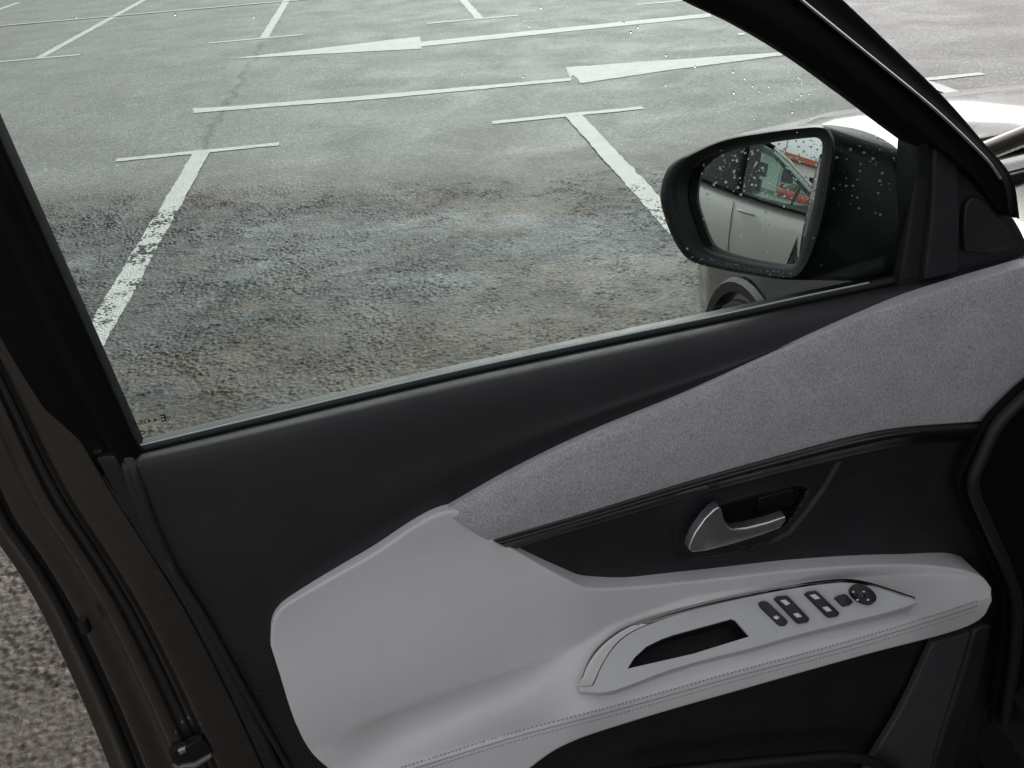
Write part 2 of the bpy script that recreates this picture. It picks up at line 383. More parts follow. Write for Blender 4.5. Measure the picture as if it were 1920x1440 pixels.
# ------------------------------------------------------------------ ground and markings
gv = [(-160, -160, 0), (160, -160, 0), (160, 160, 0), (-160, 160, 0)]
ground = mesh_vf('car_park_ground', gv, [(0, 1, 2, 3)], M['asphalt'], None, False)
tag(ground, 'worn grey asphalt of the car park with dirty brown stains and shade painted brown by the door', None, None, 'structure')
def vnoise(x, y, sc, seed):
    r = np.random.default_rng(seed).random((512, 512)); xs, ys = x*sc, y*sc
    xi, yi = np.floor(xs).astype(int), np.floor(ys).astype(int); fx, fy = xs-xi, ys-yi
    fx, fy = fx*fx*(3-2*fx), fy*fy*(3-2*fy); g = lambda a, b_: r[a % 512, b_ % 512]
    return (g(xi, yi)*(1-fx)+g(xi+1, yi)*fx)*(1-fy)+(g(xi, yi+1)*(1-fx)+g(xi+1, yi+1)*fx)*fy
def worley(x, y, sc, seed):
    rg = np.random.default_rng(seed); jx, jy, hh = rg.random((512, 512)), rg.random((512, 512)), rg.random((512, 512))
    xs, ys = x*sc, y*sc; xi, yi = np.floor(xs).astype(int), np.floor(ys).astype(int); best = np.full(x.shape, 9.0); hb = np.zeros(x.shape)
    for a in (-1, 0, 1):
        for b_ in (-1, 0, 1):
            ci, cj = (xi+a) % 512, (yi+b_) % 512; d = np.hypot(xi+a+jx[ci, cj]-xs, yi+b_+jy[ci, cj]-ys)
            m_ = d < best; best = np.where(m_, d, best); hb = np.where(m_, hh[ci, cj], hb)
    return best, hb
def coarse_ground():
    x0, x1, y0, y1, st = -1.2, 3.0, -5.3, -0.40, 0.0047
    nx, ny = int((x1-x0)/st), int((y1-y0)/st); xs, ys = np.meshgrid(np.linspace(x0, x1, nx), np.linspace(y0, y1, ny))
    d1, h1 = worley(xs, ys, 68.0, 3); d2, h2 = worley(xs, ys, 125.0, 4)
    clump = vnoise(xs, ys, 7, 5)*.5+vnoise(xs, ys, 19, 6)*.5
    soft = np.clip((xs-.9)*.28+.25, 0, .7)*np.clip(vnoise(xs, ys, 1.2, 11)*1.6, 0, 1)
    rough_ = np.clip(clump*1.7-.25, .12, 1.3)*(1-soft)
    h = np.clip(1.05-d1*1.25, 0, 1)**.65*(.25+.75*h1)*.0145*rough_ + np.clip(1.05-d2*1.3, 0, 1)**.7*(.3+.7*h2)*.0034
    h += (vnoise(xs, ys, 4, 7)-.5)*.003 + .0018
    jo = ys+.13*xs+.72+(vnoise(xs, ys, 1.3, 8)-.5)*.3
    edge = np.clip((.1-jo)/.7, 0, 1)*np.clip((xs-x0)/.2, 0, 1)*np.clip((x1-xs)/.2, 0, 1)*np.clip((ys-y0)/.2, 0, 1)
    z = h*edge - .003*(1-edge)
    me = bpy.data.meshes.new('coarse_surface'); n = nx*ny; me.vertices.add(n)
    me.vertices.foreach_set('co', np.stack([xs, ys, z], -1).astype(np.float32).ravel())
    a = (np.arange(ny-1)[:, None]*nx+np.arange(nx-1)[None, :]).ravel(); q = np.stack([a, a+1, a+nx+1, a+nx], -1).astype(np.int32)
    me.loops.add(q.size); me.loops.foreach_set('vertex_index', q.ravel()); me.polygons.add(len(q))
    me.polygons.foreach_set('loop_start', np.arange(0, q.size, 4, dtype=np.int32)); me.update(calc_edges=True); me.validate()
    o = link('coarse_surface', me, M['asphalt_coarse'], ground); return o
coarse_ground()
def marking(name, poly, mat, ragged=0.0035, z=0.004):
    """painted sheet with slightly uneven edges"""
    P = np.array(poly, float); out = []; w_ = 0.0
    for i in range(len(P)):
        a, b = P[i], P[(i+1) % len(P)]; L = np.linalg.norm(b-a); n = max(1, int(L/0.025))
        nn = np.array([-(b-a)[1], (b-a)[0]])/L
        for k in range(n):
            w_ = 0.6*w_ + 0.4*rng.normal(0, ragged)*2.0; j = w_ if k else 0
            out.append(a+(b-a)*k/n + nn*j)
    bm = bmesh.new(); f = bm.faces.new([bm.verts.new((p[0], p[1], z)) for p in out]); bmesh.ops.triangulate(bm, faces=[f])
    bmesh.ops.recalc_face_normals(bm, faces=bm.faces)
    if sum(f.normal.z for f in bm.faces) < 0: bmesh.ops.reverse_faces(bm, faces=bm.faces)
    me = bpy.data.meshes.new(name); bm.to_mesh(me); bm.free()
    return link(name, me, mat, ground, False)
def strip(name, x0, y0, x1, y1, w, mat, **kw):
    a, b = np.array([x0, y0]), np.array([x1, y1]); t = (b-a)/np.linalg.norm(b-a); n = np.array([-t[1], t[0]])*w/2
    return marking(name, [a-n, b-n, b+n, a+n], mat, **kw)
def G2(U, V): return Pz(U, V, 0.0)[:2]
FA, FL, FM = -2.549, 5.29, 9.128
for k in range(-3, 5):                                    # the near row: bay lines with their cross bars
    x = 2.5*k
    strip('cross_bar', x-0.56, 0.0, x+0.50, 0.0, 0.088, M['paint_fresh'])
    strip('bay_line', x, -0.056, x, -4.9, 0.112, M['paint_worn'], ragged=0.0028, z=0.0078)
for k in range(-4, 7):                                    # the far double row
    x = FA+2.5*k
    strip('cross_bar', x-0.62, FL, x+0.45, FL, 0.09, M['paint_fresh'])
    strip('bay_line', x, FL+0.056, x, FL+2*(FM-FL)-0.06, 0.10, M['paint_fresh'])
strip('row_line', -14, FM, 14, FM+0.0, 0.10, M['paint_fresh'], z=0.008)
# lane arrows: a shaft and a long tapering head
def quadpx(name, px, mat): return marking(name, [G2(*p) for p in px], mat, ragged=0.004)
def arrow(px_list): return quadpx('lane_arrow', px_list, M['paint_fresh'])
arrow([(362, 213), (362, 204), (420, 201), (700, 179), (1068, 147), (1060, 127), (1300, 110), (1486, 97), (1486, 102), (1250, 133), (1090, 157), (1073, 141), (1070, 152), (700, 187), (420, 208)])
arrow([(430, 111), (787, 69), (790, 79), (1333, 25), (1333, 32), (790, 88), (790, 92), (600, 102)])
quadpx('paint_dab', [(1383, 63), (1395, 62), (1396, 66), (1384, 67)], M['paint_fresh'])

# ------------------------------------------------------------------ the bronze car: Empty that owns every part
CAR = empty('bronze_car', tuple(Pd(1890, 480, -0.05)*np.array([1, 1, 0])))
tag(CAR, 'dark bronze car seen from its open driver door with grey trim', 'car')
CO = np.array(CAR.location)
def own(o): o.location = -CAR.location; return o           # parts below are modelled in world measure

# door shell: outer skin and the stepped painted shut face at its rear
door = empty('driver_door'); door.parent = CAR; own(door)
skin = loft('outer_skin', [[(-60, 830, -.105), (400, 830, -.12), (1000, 690, -.12), (1860, 520, -.11)],
             [(60, 1060, -.09), (500, 1130, -.125), (1100, 1000, -.13), (1870, 800, -.115)],
             [(212, 1440, -.09), (600, 1440, -.125), (1200, 1400, -.13), (1880, 1150, -.115)],
             [(300, 1640, -.10), (650, 1680, -.12), (1200, 1660, -.125), (1890, 1500, -.11)]], 40, 24, M['bronze'], door, thick=0.004)
_r0s = crom([(-120, 300, 0), (36, 620, 0), (185, 890, 0), (330, 1120, 0), (410, 1270, 0), (490, 1440, 0), (560, 1600, 0)], 24)
_r6s = crom([(-300, 330, 0), (-110, 760, 0), (-30, 975, 0), (26, 1056, 0), (76, 1140, 0), (120, 1232, 0), (166, 1335, 0), (208, 1440, 0), (266, 1600, 0)], 24)
def shut_row(f, d): return [(a[0]*(1-f)+b_[0]*f, a[1]*(1-f)+b_[1]*f, d) for a, b_ in zip(_r0s, _r6s)]
shut = loft('shut_face', [shut_row(f, d) for f, d in ((0, -.004), (.10, -.004), (.26, -.006), (.29, -.010), (.31, -.024), (.34, -.027), (.40, -.027), (.43, -.025), (.46, -.020), (.52, -.020), (.55, -.024), (.58, -.044), (.62, -.048), (.74, -.049), (.77, -.053), (.79, -.070), (.82, -.073), (.90, -.074), (.93, -.082), (1.0, -.086))],
 60, 120, M['bronze'], door, thick=0.006, rnd=0.002)
def pxtube(name, pts, r, mat, parent, proj=Pd, n=40, k=8, flat=1.0):
    S = crom(pts, n); return tube(name, [proj(*p) for p in S], r, mat, parent, k, flat, DN)
pxtube('edge_seal', shut_row(.86, -.070)[2:], .0050, M['rubber'], door)
pxtube('edge_seal', shut_row(.37, -.0255)[3:], .0022, M['rubber'], door)
# small black latch cover with metal lip on the shut face
lp = [Pd(u, v, -.008) for u, v in [(318, 1408), (345, 1400), (378, 1380), (388, 1390), (397, 1405), (396, 1412), (365, 1430), (340, 1434), (328, 1428)]]
prism('latch_cover', lp, DN, .004, .01, M['gloss_black'], door, .001)
lp = [Pd(u, v, -.008) for u, v in [(322, 1424), (338, 1431), (365, 1427), (396, 1409), (398, 1414), (366, 1434), (338, 1438), (326, 1432)]]
prism('latch_lip', lp, DN, .006, .01, M['satin_chrome'], door, .0006)
prism('latch_slot', [Pd(u, v, -.002) for u, v in [(334, 1408), (347, 1403), (350, 1409), (338, 1415)]], DN, .001, .004, M['satin_chrome'], door, .0004)
pxtube('grommet', [(153, 1163, -.046), (158, 1172, -.046), (162, 1184, -.046)], .006, M['rubber'], door, n=4)

# window frame
rear_frame = loft('rear_window_frame', [
 [(-115, 20, .012), (-3, 270, .012), (128, 560, .012), (258, 850, .012)],
 [(-128, 26, .020), (-16, 280, .020), (114, 572, .020), (246, 862, .020)],
 [(-146, 40, .016), (-36, 300, .016), (92, 592, .016), (226, 874, .016)],
 [(-152, 50, .004), (-44, 312, .004), (84, 604, .004), (219, 878, .004)],
 [(-185, 70, -.002), (-80, 335, -.002), (55, 625, -.002), (200, 884, -.002)],
 [(-220, 100, -.012), (-125, 360, -.012), (15, 650, -.012), (180, 905, -.012)]], 40, 26, M['frame_black'], door, proj=Pw, thick=.03)
prism('glass_run', [Pw(u, v, .006) for u, v in [(140, 700), (152, 705), (188, 800), (190, 848), (176, 850)]], WN, .0015, .004, M['glass'], door, .0004)
afr = [[(1180, -75, .008), (1300, -2, .008), (1400, 47, .008), (1500, 107, .008), (1600, 179, .008), (1680, 240, .008), (1722, 271, .008)],
 [(1205, -90, .018), (1330, -17, .018), (1425, 30, .018), (1525, 92, .018), (1622, 163, .018), (1702, 228, .018), (1745, 262, .018)],
 [(1300, -100, .014), (1415, -30, .014), (1510, 30, .014), (1605, 105, .014), (1700, 190, .014), (1775, 265, .014), (1835, 335, .014)],
 [(1370, -100, .010), (1478, -10, .010), (1598, 88, .010), (1728, 198, .010), (1825, 290, .010), (1868, 342, .010), (1882, 400, .010)],
 [(1390, -95, .018), (1500, -2, .018), (1620, 96, .018), (1750, 203, .018), (1848, 297, .018), (1882, 343, .018), (1893, 400, .018)],
 [(1412, -100, .006), (1522, -6, .006), (1636, 85, .006), (1764, 198, .006), (1856, 290, .006), (1890, 336, .006), (1900, 400, .006)],
 [(1450, -110, .004), (1565, -8, .004), (1650, 72, .004), (1770, 188, .004), (1840, 268, .004), (1895, 335, .004), (1910, 410, .004)]]
loft('front_window_frame', afr, 60, 30, M['frame_black'], door, proj=Pw, thick=.03)
pxtube('frame_bright_line', [(1390, -95, .0185), (1500, -2, .0185), (1620, 96, .0185), (1750, 203, .0185), (1848, 297, .0185), (1876, 335, .0185)], .0016, M['satin_chrome'], door, proj=Pw, n=50)

# corner cover (sail panel) behind the mirror
loft('corner_cover', [[(1718, 262, .010), (1760, 258, .010), (1830, 320, .010), (1885, 395, .010)],
   [(1708, 400, .010), (1760, 400, .010), (1840, 410, .010), (1908, 430, .010)],
   [(1690, 535, .010), (1760, 522, .010), (1840, 500, .010), (1930, 475, .010)]], 24, 24, M['soft_black'], door, thick=.03)
loft('corner_rib', [[(1758, 262, .018), (1784, 266, .018)], [(1756, 290, .02), (1792, 296, .02)], [(1752, 400, .022), (1796, 400, .022)], [(1738, 520, .024), (1792, 508, .024)]], 8, 30, M['soft_black'], door, thick=.012, rnd=.003)
loft('glass_channel', [[(1722, 268, .014), (1745, 264, .014)], [(1722, 308, .014), (1746, 310, .014)], [(1712, 400, .014), (1738, 400, .014)], [(1692, 524, .014), (1724, 520, .014)]], 6, 30, M['rubber'], door, thick=.012, rnd=.003)
prism('tweeter_cover', [Pd(u, v, .016) for u, v in [(1806, 470), (1804, 420), (1808, 385), (1818, 370), (1834, 370), (1856, 390), (1884, 425), (1908, 462), (1860, 476)]], DN, .003, .01, M['grain_black'], door, .0025, 3)

# window glass and printing
win = empty('side_window'); win.parent = CAR; own(win)
gpx = [(-130, -10), (-20, 255), (110, 545), (240, 850), (262, 862), (600, 790), (1000, 700), (1345, 620), (1700, 545), (1740, 400), (1738, 262), (1690, 228), (1600, 165), (1500, 90), (1400, 30), (1290, -30), (1170, -90), (400, -60)]
gl = prism('glass_pane', [Pw(u, v, -.004) for u, v in gpx], WN, .0, .004, M['glass'], win, 0)
S = crom([(252, 836, .0), (500, 776.5, .0), (800, 706, .0), (1000, 662, .0), (1200, 620, .0), (1345, 590, .0), (1500, 555.5, .0), (1640, 526, .0), (1700, 512, .0)], 60)
tube('belt_seal', [Pw(u, v+7, -.001) for u, v, d in S], .0055, M['rubber'], win, 8, 1, DN)
tube('belt_bright_line', [Pw(u, v+1.5, .001) for u, v, d in S[:56]], .0011, simple('pale_seal_edge', (0.42, 0.47, 0.47), 0.3), win, 6, 1, DN)  # thin pale line along the belt seal
def text_on_glass(txt, px0, px1, size_px, weight=0.0):
    cu = bpy.data.curves.new('window_print', 'FONT'); cu.body = txt; cu.size = 1.0; cu.offset = weight
    tmp = bpy.data.objects.new('tmp', cu); COL.objects.link(tmp)
    dg = bpy.context.evaluated_depsgraph_get(); me = bpy.data.meshes.new_from_object(tmp.evaluated_get(dg)); bpy.data.objects.remove(tmp)
    a, b = Pw(*px0, -.009), Pw(*px1, -.009); t = (b-a)/np.linalg.norm(b-a); w = np.cross(WN, t); w = w if w[2] > 0 else -w
    s = size_px*np.linalg.norm(b-a)/math.dist(px0, px1)
    for v in me.vertices: v.co = Vector(a + t*v.co.x*s + w*v.co.y*s - WN*(0.0))
    return link('window_print', me, M['print'], win, False)
text_on_glass('E', (314, 789), (226, 801), 24, .02)                  # read from inside, so it runs right to left
text_on_glass('4 43R-00', (296, 791), (226, 801), 15, .01)
text_on_glass('O', (274, 814), (242, 819), 14, .01)
text_on_glass('Y', (238, 750), (238, 780), 17, .01)

# ------------------------------------------------------------------ door trim
TRIM = empty('door_trim'); TRIM.parent = CAR; own(TRIM)
loft('upper_trim', [
 [(240, 852, -.004), (500, 789, -.004), (800, 718, -.004), (1000, 674, -.004), (1200, 632, -.004), (1345, 602, -.004), (1500, 568, -.004), (1640, 539, -.004), (1700, 526, -.004), (1800, 502, -.004), (1930, 466, -.004)],
 [(238, 860, .012), (500, 797, .012), (800, 726, .012), (1000, 682, .012), (1200, 640, .012), (1345, 610, .012), (1500, 577, .012), (1640, 548, .012), (1700, 534, .012), (1800, 510, .012), (1930, 473, .012)],
 [(236, 880, .024), (500, 820, .026), (800, 752, .026), (1000, 708, .026), (1200, 665, .026), (1345, 635, .026), (1500, 602, .026), (1640, 572, .026), (1700, 556, .026), (1800, 527, .026), (1930, 482, .026)],
 [(262, 960, .024), (470, 950, .034), (720, 880, .034), (900, 825, .034), (1080, 770, .034), (1240, 720, .034), (1400, 670, .034), (1560, 620, .034), (1680, 580, .034), (1790, 545, .034), (1930, 495, .034)],
 [(310, 1065, .022), (470, 1080, .036), (640, 1010, .036), (800, 930, .036), (960, 850, .036), (1120, 785, .036), (1300, 722, .036), (1460, 655, .036), (1620, 592, .036), (1775, 550, .036), (1930, 505, .036)],
 [(412, 1238, .020), (540, 1200, .034), (600, 1130, .030), (710, 1060, .024), (870, 975, .024), (990, 900, .024), (1130, 830, .024), (1310, 755, .024), (1460, 683, .024), (1630, 610, .024), (1790, 562, .024), (1940, 520, .024)]],
 110, 60, M['soft_black'], TRIM, thick=.02, rnd=.004)
loft('lower_trim', [
 [(413, 1239, .020), (545, 1199, .034), (700, 1180, .03), (1000, 1120, .028), (1300, 1110, .02), (1600, 1080, .02), (1900, 1080, .02)],
 [(455, 1330, .018), (580, 1320, .034), (720, 1330, .034), (1000, 1300, .034), (1300, 1240, .03), (1600, 1180, .03), (1900, 1130, .03)],
 [(505, 1440, .016), (620, 1450, .032), (760, 1450, .04), (1000, 1420, .042), (1300, 1330, .036), (1600, 1260, .034), (1900, 1200, .032)],
 [(570, 1580, .014), (700, 1600, .03), (900, 1600, .04), (1100, 1590, .05), (1400, 1560, .05), (1650, 1540, .05), (1930, 1500, .05)]], 80, 40, M['grain_black'], TRIM, thick=.02, rnd=.004)
pxtube('edge_lip', [(236, 850, .012), (250, 880, .024), (288, 985, .026), (328, 1072, .026), (372, 1150, .026), (420, 1240, .026), (468, 1330, .024), (522, 1440, .022), (590, 1570, .02)], .0055, M['grain_black'], TRIM, n=50)
pxtube('edge_lip', [(300, 1015, .020), (318, 1056, .028), (330, 1080, .030), (352, 1110, .029), (395, 1180, .028), (440, 1262, .027), (490, 1350, .026), (545, 1445, .024), (610, 1570, .022)], .0042, M['soft_black'], TRIM, n=50)
loft('edge_seal', [[(186, 862, .006), (262, 1000, .006), (338, 1118, .006), (418, 1270, .006), (498, 1440, .006), (570, 1600, .006)],
  [(215, 858, .014), (280, 1000, .014), (350, 1118, .014), (432, 1270, .014), (514, 1440, .014), (588, 1600, .014)],
  [(250, 856, .008), (300, 1000, .008), (366, 1118, .008), (450, 1270, .008), (535, 1440, .008), (606, 1600, .008)]], 50, 10, M['rubber'], TRIM, thick=.02, rnd=.002)
fab_top = [(838, 962), (960, 893), (1100, 824), (1280, 748), (1440, 674), (1600, 606), (1760, 551), (1945, 496)]
fab_bot = [(936, 1024), (1100, 972), (1300, 911), (1450, 868), (1600, 828), (1700, 811), (1850, 800), (1945, 720)]
mid = lambda A, B, t, d: [(a[0]*(1-t)+b[0]*t, a[1]*(1-t)+b[1]*t, d) for a, b in zip(A, B)]
loft('fabric_panel', [mid(fab_top, fab_bot, 0, .042), mid(fab_top, fab_bot, .12, .046), mid(fab_top, fab_bot, .5, .050), mid(fab_top, fab_bot, .9, .046), mid(fab_top, fab_bot, 1, .043)], 90, 30, M['fabric'], TRIM, thick=.02, rnd=.003)
loft('trim_strip', [
 [(925, 1014, .048), (1100, 964, .048), (1300, 903, .048), (1450, 861, .048), (1600, 821, .048), (1700, 804, .048), (1855, 792, .048)],
 [(938, 1020, .054), (1100, 973, .054), (1300, 914, .054), (1450, 873, .054), (1590, 838, .055), (1700, 815, .056), (1842, 806, .057)],
 [(958, 1031, .044), (1100, 987, .044), (1300, 929, .044), (1450, 889, .044), (1580, 858, .044), (1700, 834, .044), (1826, 824, .044)]], 70, 12, M['gloss_black'], TRIM, thick=.015, rnd=.0012)
# handle insert with its recess pressed in
bowl = [(1345, 948), (1420, 926), (1500, 909), (1514, 915), (1505, 935), (1488, 962), (1470, 985), (1380, 1010), (1352, 990)]
plate = [(1240, 930), (1300, 915), (1450, 885), (1575, 862), (1545, 915), (1512, 960), (1480, 998), (1450, 1015), (1380, 1032), (1300, 1046), (1268, 1040)]
def sdist(u, v, poly):
    P = np.array(poly, float); d = 1e9; inside = False
    for i in range(len(P)):
        a, b = P[i], P[(i+1) % len(P)]; e = b-a; w = np.array([u, v])-a
        t = min(1, max(0, (w@e)/(e@e))); d = min(d, np.hypot(*(w-e*t)))
        if (a[1] > v) != (b[1] > v) and u < (b[0]-a[0])*(v-a[1])/(b[1]-a[1])+a[0]: inside = not inside
    return d if inside else -d
def ss(x): x = min(1, max(0, x)); return x*x*(3-2*x)
def insert_d(u, v):
    s = sdist(u, v, plate); r = -0.004*ss((s+3)/6)
    return r - 0.030*ss((sdist(u, v, bowl)+2)/14)
loft('handle_insert', [
 [(940, 1024, .036), (1100, 978, .038), (1300, 920, .038), (1450, 880, .038), (1580, 850, .038), (1700, 826, .038), (1835, 816, .036)],
 [(1000, 1060, .036), (1130, 1040, .036), (1300, 985, .036), (1450, 955, .036), (1600, 925, .036), (1700, 905, .036), (1810, 890, .040)],
 [(1060, 1095, .034), (1140, 1090, .034), (1300, 1050, .034), (1450, 1025, .034), (1600, 1000, .034), (1720, 990, .034), (1850, 985, .034)],
 [(1060, 1130, .030), (1140, 1130, .030), (1300, 1120, .030), (1450, 1100, .030), (1600, 1090, .030), (1750, 1090, .030), (1900, 1110, .030)]], 190, 90, M['insert_black'], TRIM, dfun=insert_d, thick=.015, rnd=.001)
prism('bowl_plate', [Pd(u, v, .012) for u, v in [(1432, 932), (1500, 914), (1490, 940), (1470, 958), (1418, 962)]], DN, .002, .004, M['satin_chrome'], TRIM, .001) if False else None

hd = empty('door_handle'); hd.parent = CAR; own(hd)
def lever(u, v): return .056 + .010*ss((1372-u)/80.0)
lev = [(1292, 1031), (1293, 1022), (1303, 1000), (1322, 973), (1338, 957), (1348, 951), (1353, 956), (1357, 972), (1363, 986), (1373, 993), (1400, 990), (1440, 980), (1473, 969), (1474, 976), (1462, 991), (1430, 1003), (1380, 1018), (1325, 1033), (1300, 1036)]
prism('lever', [Pd(u, v, lever(u, v)) for u, v in lev], DN, .0, .014, M['satin_chrome'], hd, .0024, 3)
loft('bowl_back', [[(1425, 935, .012), (1500, 916, .014)], [(1418, 962, .010), (1478, 950, .014)]], 8, 6, M['gloss_black'], hd, thick=.004, rnd=.001)

# ------------------------------------------------------------------ armrest
sw_top = [(1085, 1285), (1110, 1230), (1150, 1190), (1200, 1166), (1300, 1136), (1450, 1105), (1570, 1088), (1625, 1093), (1716, 1122)]
sw_bot = [(1092, 1296), (1140, 1297), (1200, 1277), (1250, 1258), (1340, 1231), (1480, 1194), (1590, 1166), (1660, 1149), (1718, 1131)]
def lerp(x, xs, ys): return float(np.interp(x, xs, ys))
A_TOP = [(513, 1180), (520, 1158), (544, 1134), (690, 1050), (845, 962), (935, 1019), (1060, 1090), (1115, 1108), (1300, 1094), (1500, 1072), (1690, 1062), (1790, 1070), (1838, 1084), (1857, 1106)]
A_BOT = [(512, 1212), (524, 1250), (560, 1360), (600, 1424), (690, 1482), (800, 1508), (930, 1480), (1050, 1400), (1180, 1353), (1400, 1289), (1620, 1227), (1790, 1182), (1840, 1158), (1858, 1128)]
def arow(ts, ds):
    ts = ts if hasattr(ts, '__len__') else [ts]*len(A_TOP)
    return [(a[0]*(1-t)+b[0]*t, a[1]*(1-t)+b[1]*t, d) for a, b, t, d in zip(A_TOP, A_BOT, ts, ds)]
_SU = [(480, 1520), (690, 1457), (753, 1439), (965, 1373), (1147, 1325), (1370, 1262), (1585, 1204), (1753, 1153), (1832, 1127), (1900, 1108)]
_RD = [(480, 1470), (600, 1400), (700, 1350), (860, 1293), (1000, 1246), (1090, 1208), (1150, 1170), (1300, 1118), (1500, 1090), (1700, 1076), (1800, 1078), (1900, 1088)]
def arm_f(u, v):
    """depth of the leather: upright pad, a soft ridge, a hollow below it, then out to the stitched armrest edge"""
    vs_ = lerp(u, [p[0] for p in _SU], [p[1] for p in _SU]); vr = lerp(u, [p[0] for p in _RD], [p[1] for p in _RD])
    out_ = .012+.058*ss((u-640)/480.0); end = ss((u-1690)/170.0); out_ *= 1-.72*end
    d = .046 + .024*ss((v-(vr-300))/300.0)*(1-.6*ss((u-1050)/150.0)) + .022*end
    if v > vr:
        t = (v-vr)/max(20.0, vs_-vr)
        hol = ss((1110-u)/160.0)*ss((u-590)/170.0)
        g = t if t < 1 else 1+.10*(1-math.exp(-(t-1)*4))
        g = g*(1-hol) + hol*(min(g, 1)**2.2 + max(0, g-1))
        d += out_*g - .014*hol*math.sin(math.pi*min(1, t)**.75)
    return d
rowsA = [[(a[0]*(1-t)+b[0]*t, a[1]*(1-t)+b[1]*t, 0.0) for a, b in zip(A_TOP, A_BOT)] for t in (0, .5, 1)]
arm = loft('armrest', rowsA, 150, 90, M['leather'], CAR, dfun=arm_f, thick=.05, rnd=.0028); own(arm)
def shelf_d(u, v):
    vt = lerp(u, [p[0] for p in sw_top], [p[1] for p in sw_top]); vb = lerp(u, [p[0] for p in sw_bot], [p[1] for p in sw_bot])
    return .062 + (.114-.062)*min(1.2, max(-.2, (v-vt)/max(8, vb-vt)))
_p = [Pd(1200, 1250, .108), Pd(1650, 1140, .110), Pd(1400, 1118, .062)]
SN = np.cross(_p[1]-_p[0], _p[2]-_p[0]); SN /= np.linalg.norm(SN); SN = SN if SN[2] > 0 else -SN
SP0 = _p[0]
def Ps(u, v, h=0.0): return Ppl(u, v, SP0 + SN*h, SN)

# stitching: two rows of thread and the seam between
def dents(name, path, step, L, r, h, mat, parent):
    S = crom(path, 400); P = np.array([Pd(*p) for p in S]); seg = np.linalg.norm(np.diff(P, axis=0), axis=1); c = np.concatenate([[0], np.cumsum(seg)])
    V = []; Fc = []; s = 0.0
    while s+L < c[-1]:
        a = np.array([np.interp(s, c, P[:, k]) for k in range(3)]); b = np.array([np.interp(s+L, c, P[:, k]) for k in range(3)])
        t = (b-a)/L; n = DN*.7+np.array([0, 0, .7]); sd_ = np.cross(t, n); sd_ /= np.linalg.norm(sd_); n = np.cross(sd_, t); m_ = (a+b)/2; base = len(V)
        for q, f in ((a, .4), (m_, 1.0), (b, .4)):
            for an in range(5):
                th = math.pi*an/4; V.append(q + sd_*math.cos(th)*r*f + n*(math.sin(th)*r*f*1.0 + h))
        for k in range(2):
            for an in range(4): Fc.append((base+k*5+an, base+k*5+an+1, base+(k+1)*5+an+1, base+(k+1)*5+an))
        s += step
    o = mesh_vf(name, V, Fc, mat, parent); o['kind'] = 'stuff'; return o

# ------------------------------------------------------------------ save point for the surface the stitches lie on
def on_arm(u, v):
    """depth of the armrest leather under a picture point (search its mesh)"""
    G = ARM_TREE; q = ray(u, v); hit = G.ray_cast(Vector(CAM), Vector(q/np.linalg.norm(q)))
    return np.array(hit[0]) if hit[0] is not None else None
from mathutils.bvhtree import BVHTree
def to_px(p):
    d = np.array(p)-CAM; z = d@fw; return IW/2+F_PX*(d@rt)/z, IH/2-F_PX*(d@up)/z
_bm = bmesh.new(); _bm.from_mesh(arm.data); ARM_TREE = BVHTree.FromBMesh(_bm); _bm.free()
def arm_d(u, v, dflt=.12):
    h = on_arm(u, v); return float(DN@(h-DO)) if h is not None else dflt
st_up = [(690, 1457), (753, 1439), (965, 1373), (1147, 1325), (1370, 1262), (1585, 1204), (1753, 1153), (1832, 1127)]
def stitch_path(dv): return [(u, v+dv, arm_d(u, v+dv)) for u, v, _ in crom([(a, b, 0) for a, b in st_up], 60)]
dents('stitch_row', stitch_path(0), .0054, .0034, .0011, .0006, M['stitch'], arm)
dents('stitch_row', stitch_path(17), .0054, .0034, .0008, .0006, M['stitch'], arm)
tube('seam_line', [Pd(u, v, d+.0001) for u, v, d in stitch_path(9)], .0008, M['stitch'], arm, 6, 1, DN)

# switch panel
swp = empty('switch_panel'); swp.parent = CAR; own(swp)
outline = [(u, v) for u, v, _ in crom([(a, b, 0) for a, b in sw_top], 40)] + [(u, v) for u, v, _ in crom([(a, b, 0) for a, b in sw_bot], 40)][::-1]
well = [(1176, 1254), (1190, 1232), (1212, 1212), (1240, 1198), (1262, 1190), (1372, 1160), (1380, 1163), (1406, 1193), (1300, 1226)]
def in_poly_tri(name, outer, hole, h, mat, parent):
    """plate with a hole: fills between the outline and the hole by walking both"""
    O3 = [Ps(*p, h) for p in outer]; H3 = [Ps(*p, h) for p in hole]
    bm = bmesh.new(); vo = [bm.verts.new(tuple(p)) for p in O3]; vh = [bm.verts.new(tuple(p)) for p in H3]
    eo = [bm.edges.new((vo[i], vo[(i+1) % len(vo)])) for i in range(len(vo))]; eh = [bm.edges.new((vh[i], vh[(i+1) % len(vh)])) for i in range(len(vh))]
    bmesh.ops.triangle_fill(bm, use_beauty=True, use_dissolve=False, edges=eo+eh, normal=Vector(SN))
    def wall(vs_, depth, outw):
        c = sum((v.co for v in vs_), Vector())/len(vs_); prev = vs_
        for (o_, b_) in ((outw*.0016, .0007), (outw*.0022, .0024), (outw*.0022, depth)):
            new = []
            for v in vs_:
                d = (v.co-c); d -= Vector(SN)*d.dot(Vector(SN)); d.normalize(); new.append(bm.verts.new(v.co + d*o_ - Vector(SN)*b_))
            for i in range(len(prev)):
                j = (i+1) % len(prev); bm.faces.new((prev[i], prev[j], new[j], new[i]))
            prev = new
    wall(vo, .02, 1); wall(vh, .0030, -0.3)
    bmesh.ops.recalc_face_normals(bm, faces=bm.faces)
    me = bpy.data.meshes.new(name); bm.to_mesh(me); bm.free(); o = link(name, me, mat, parent); return fix(o, 30)
in_poly_tri('plate', outline, well, .006, M['switch_grey'], swp)
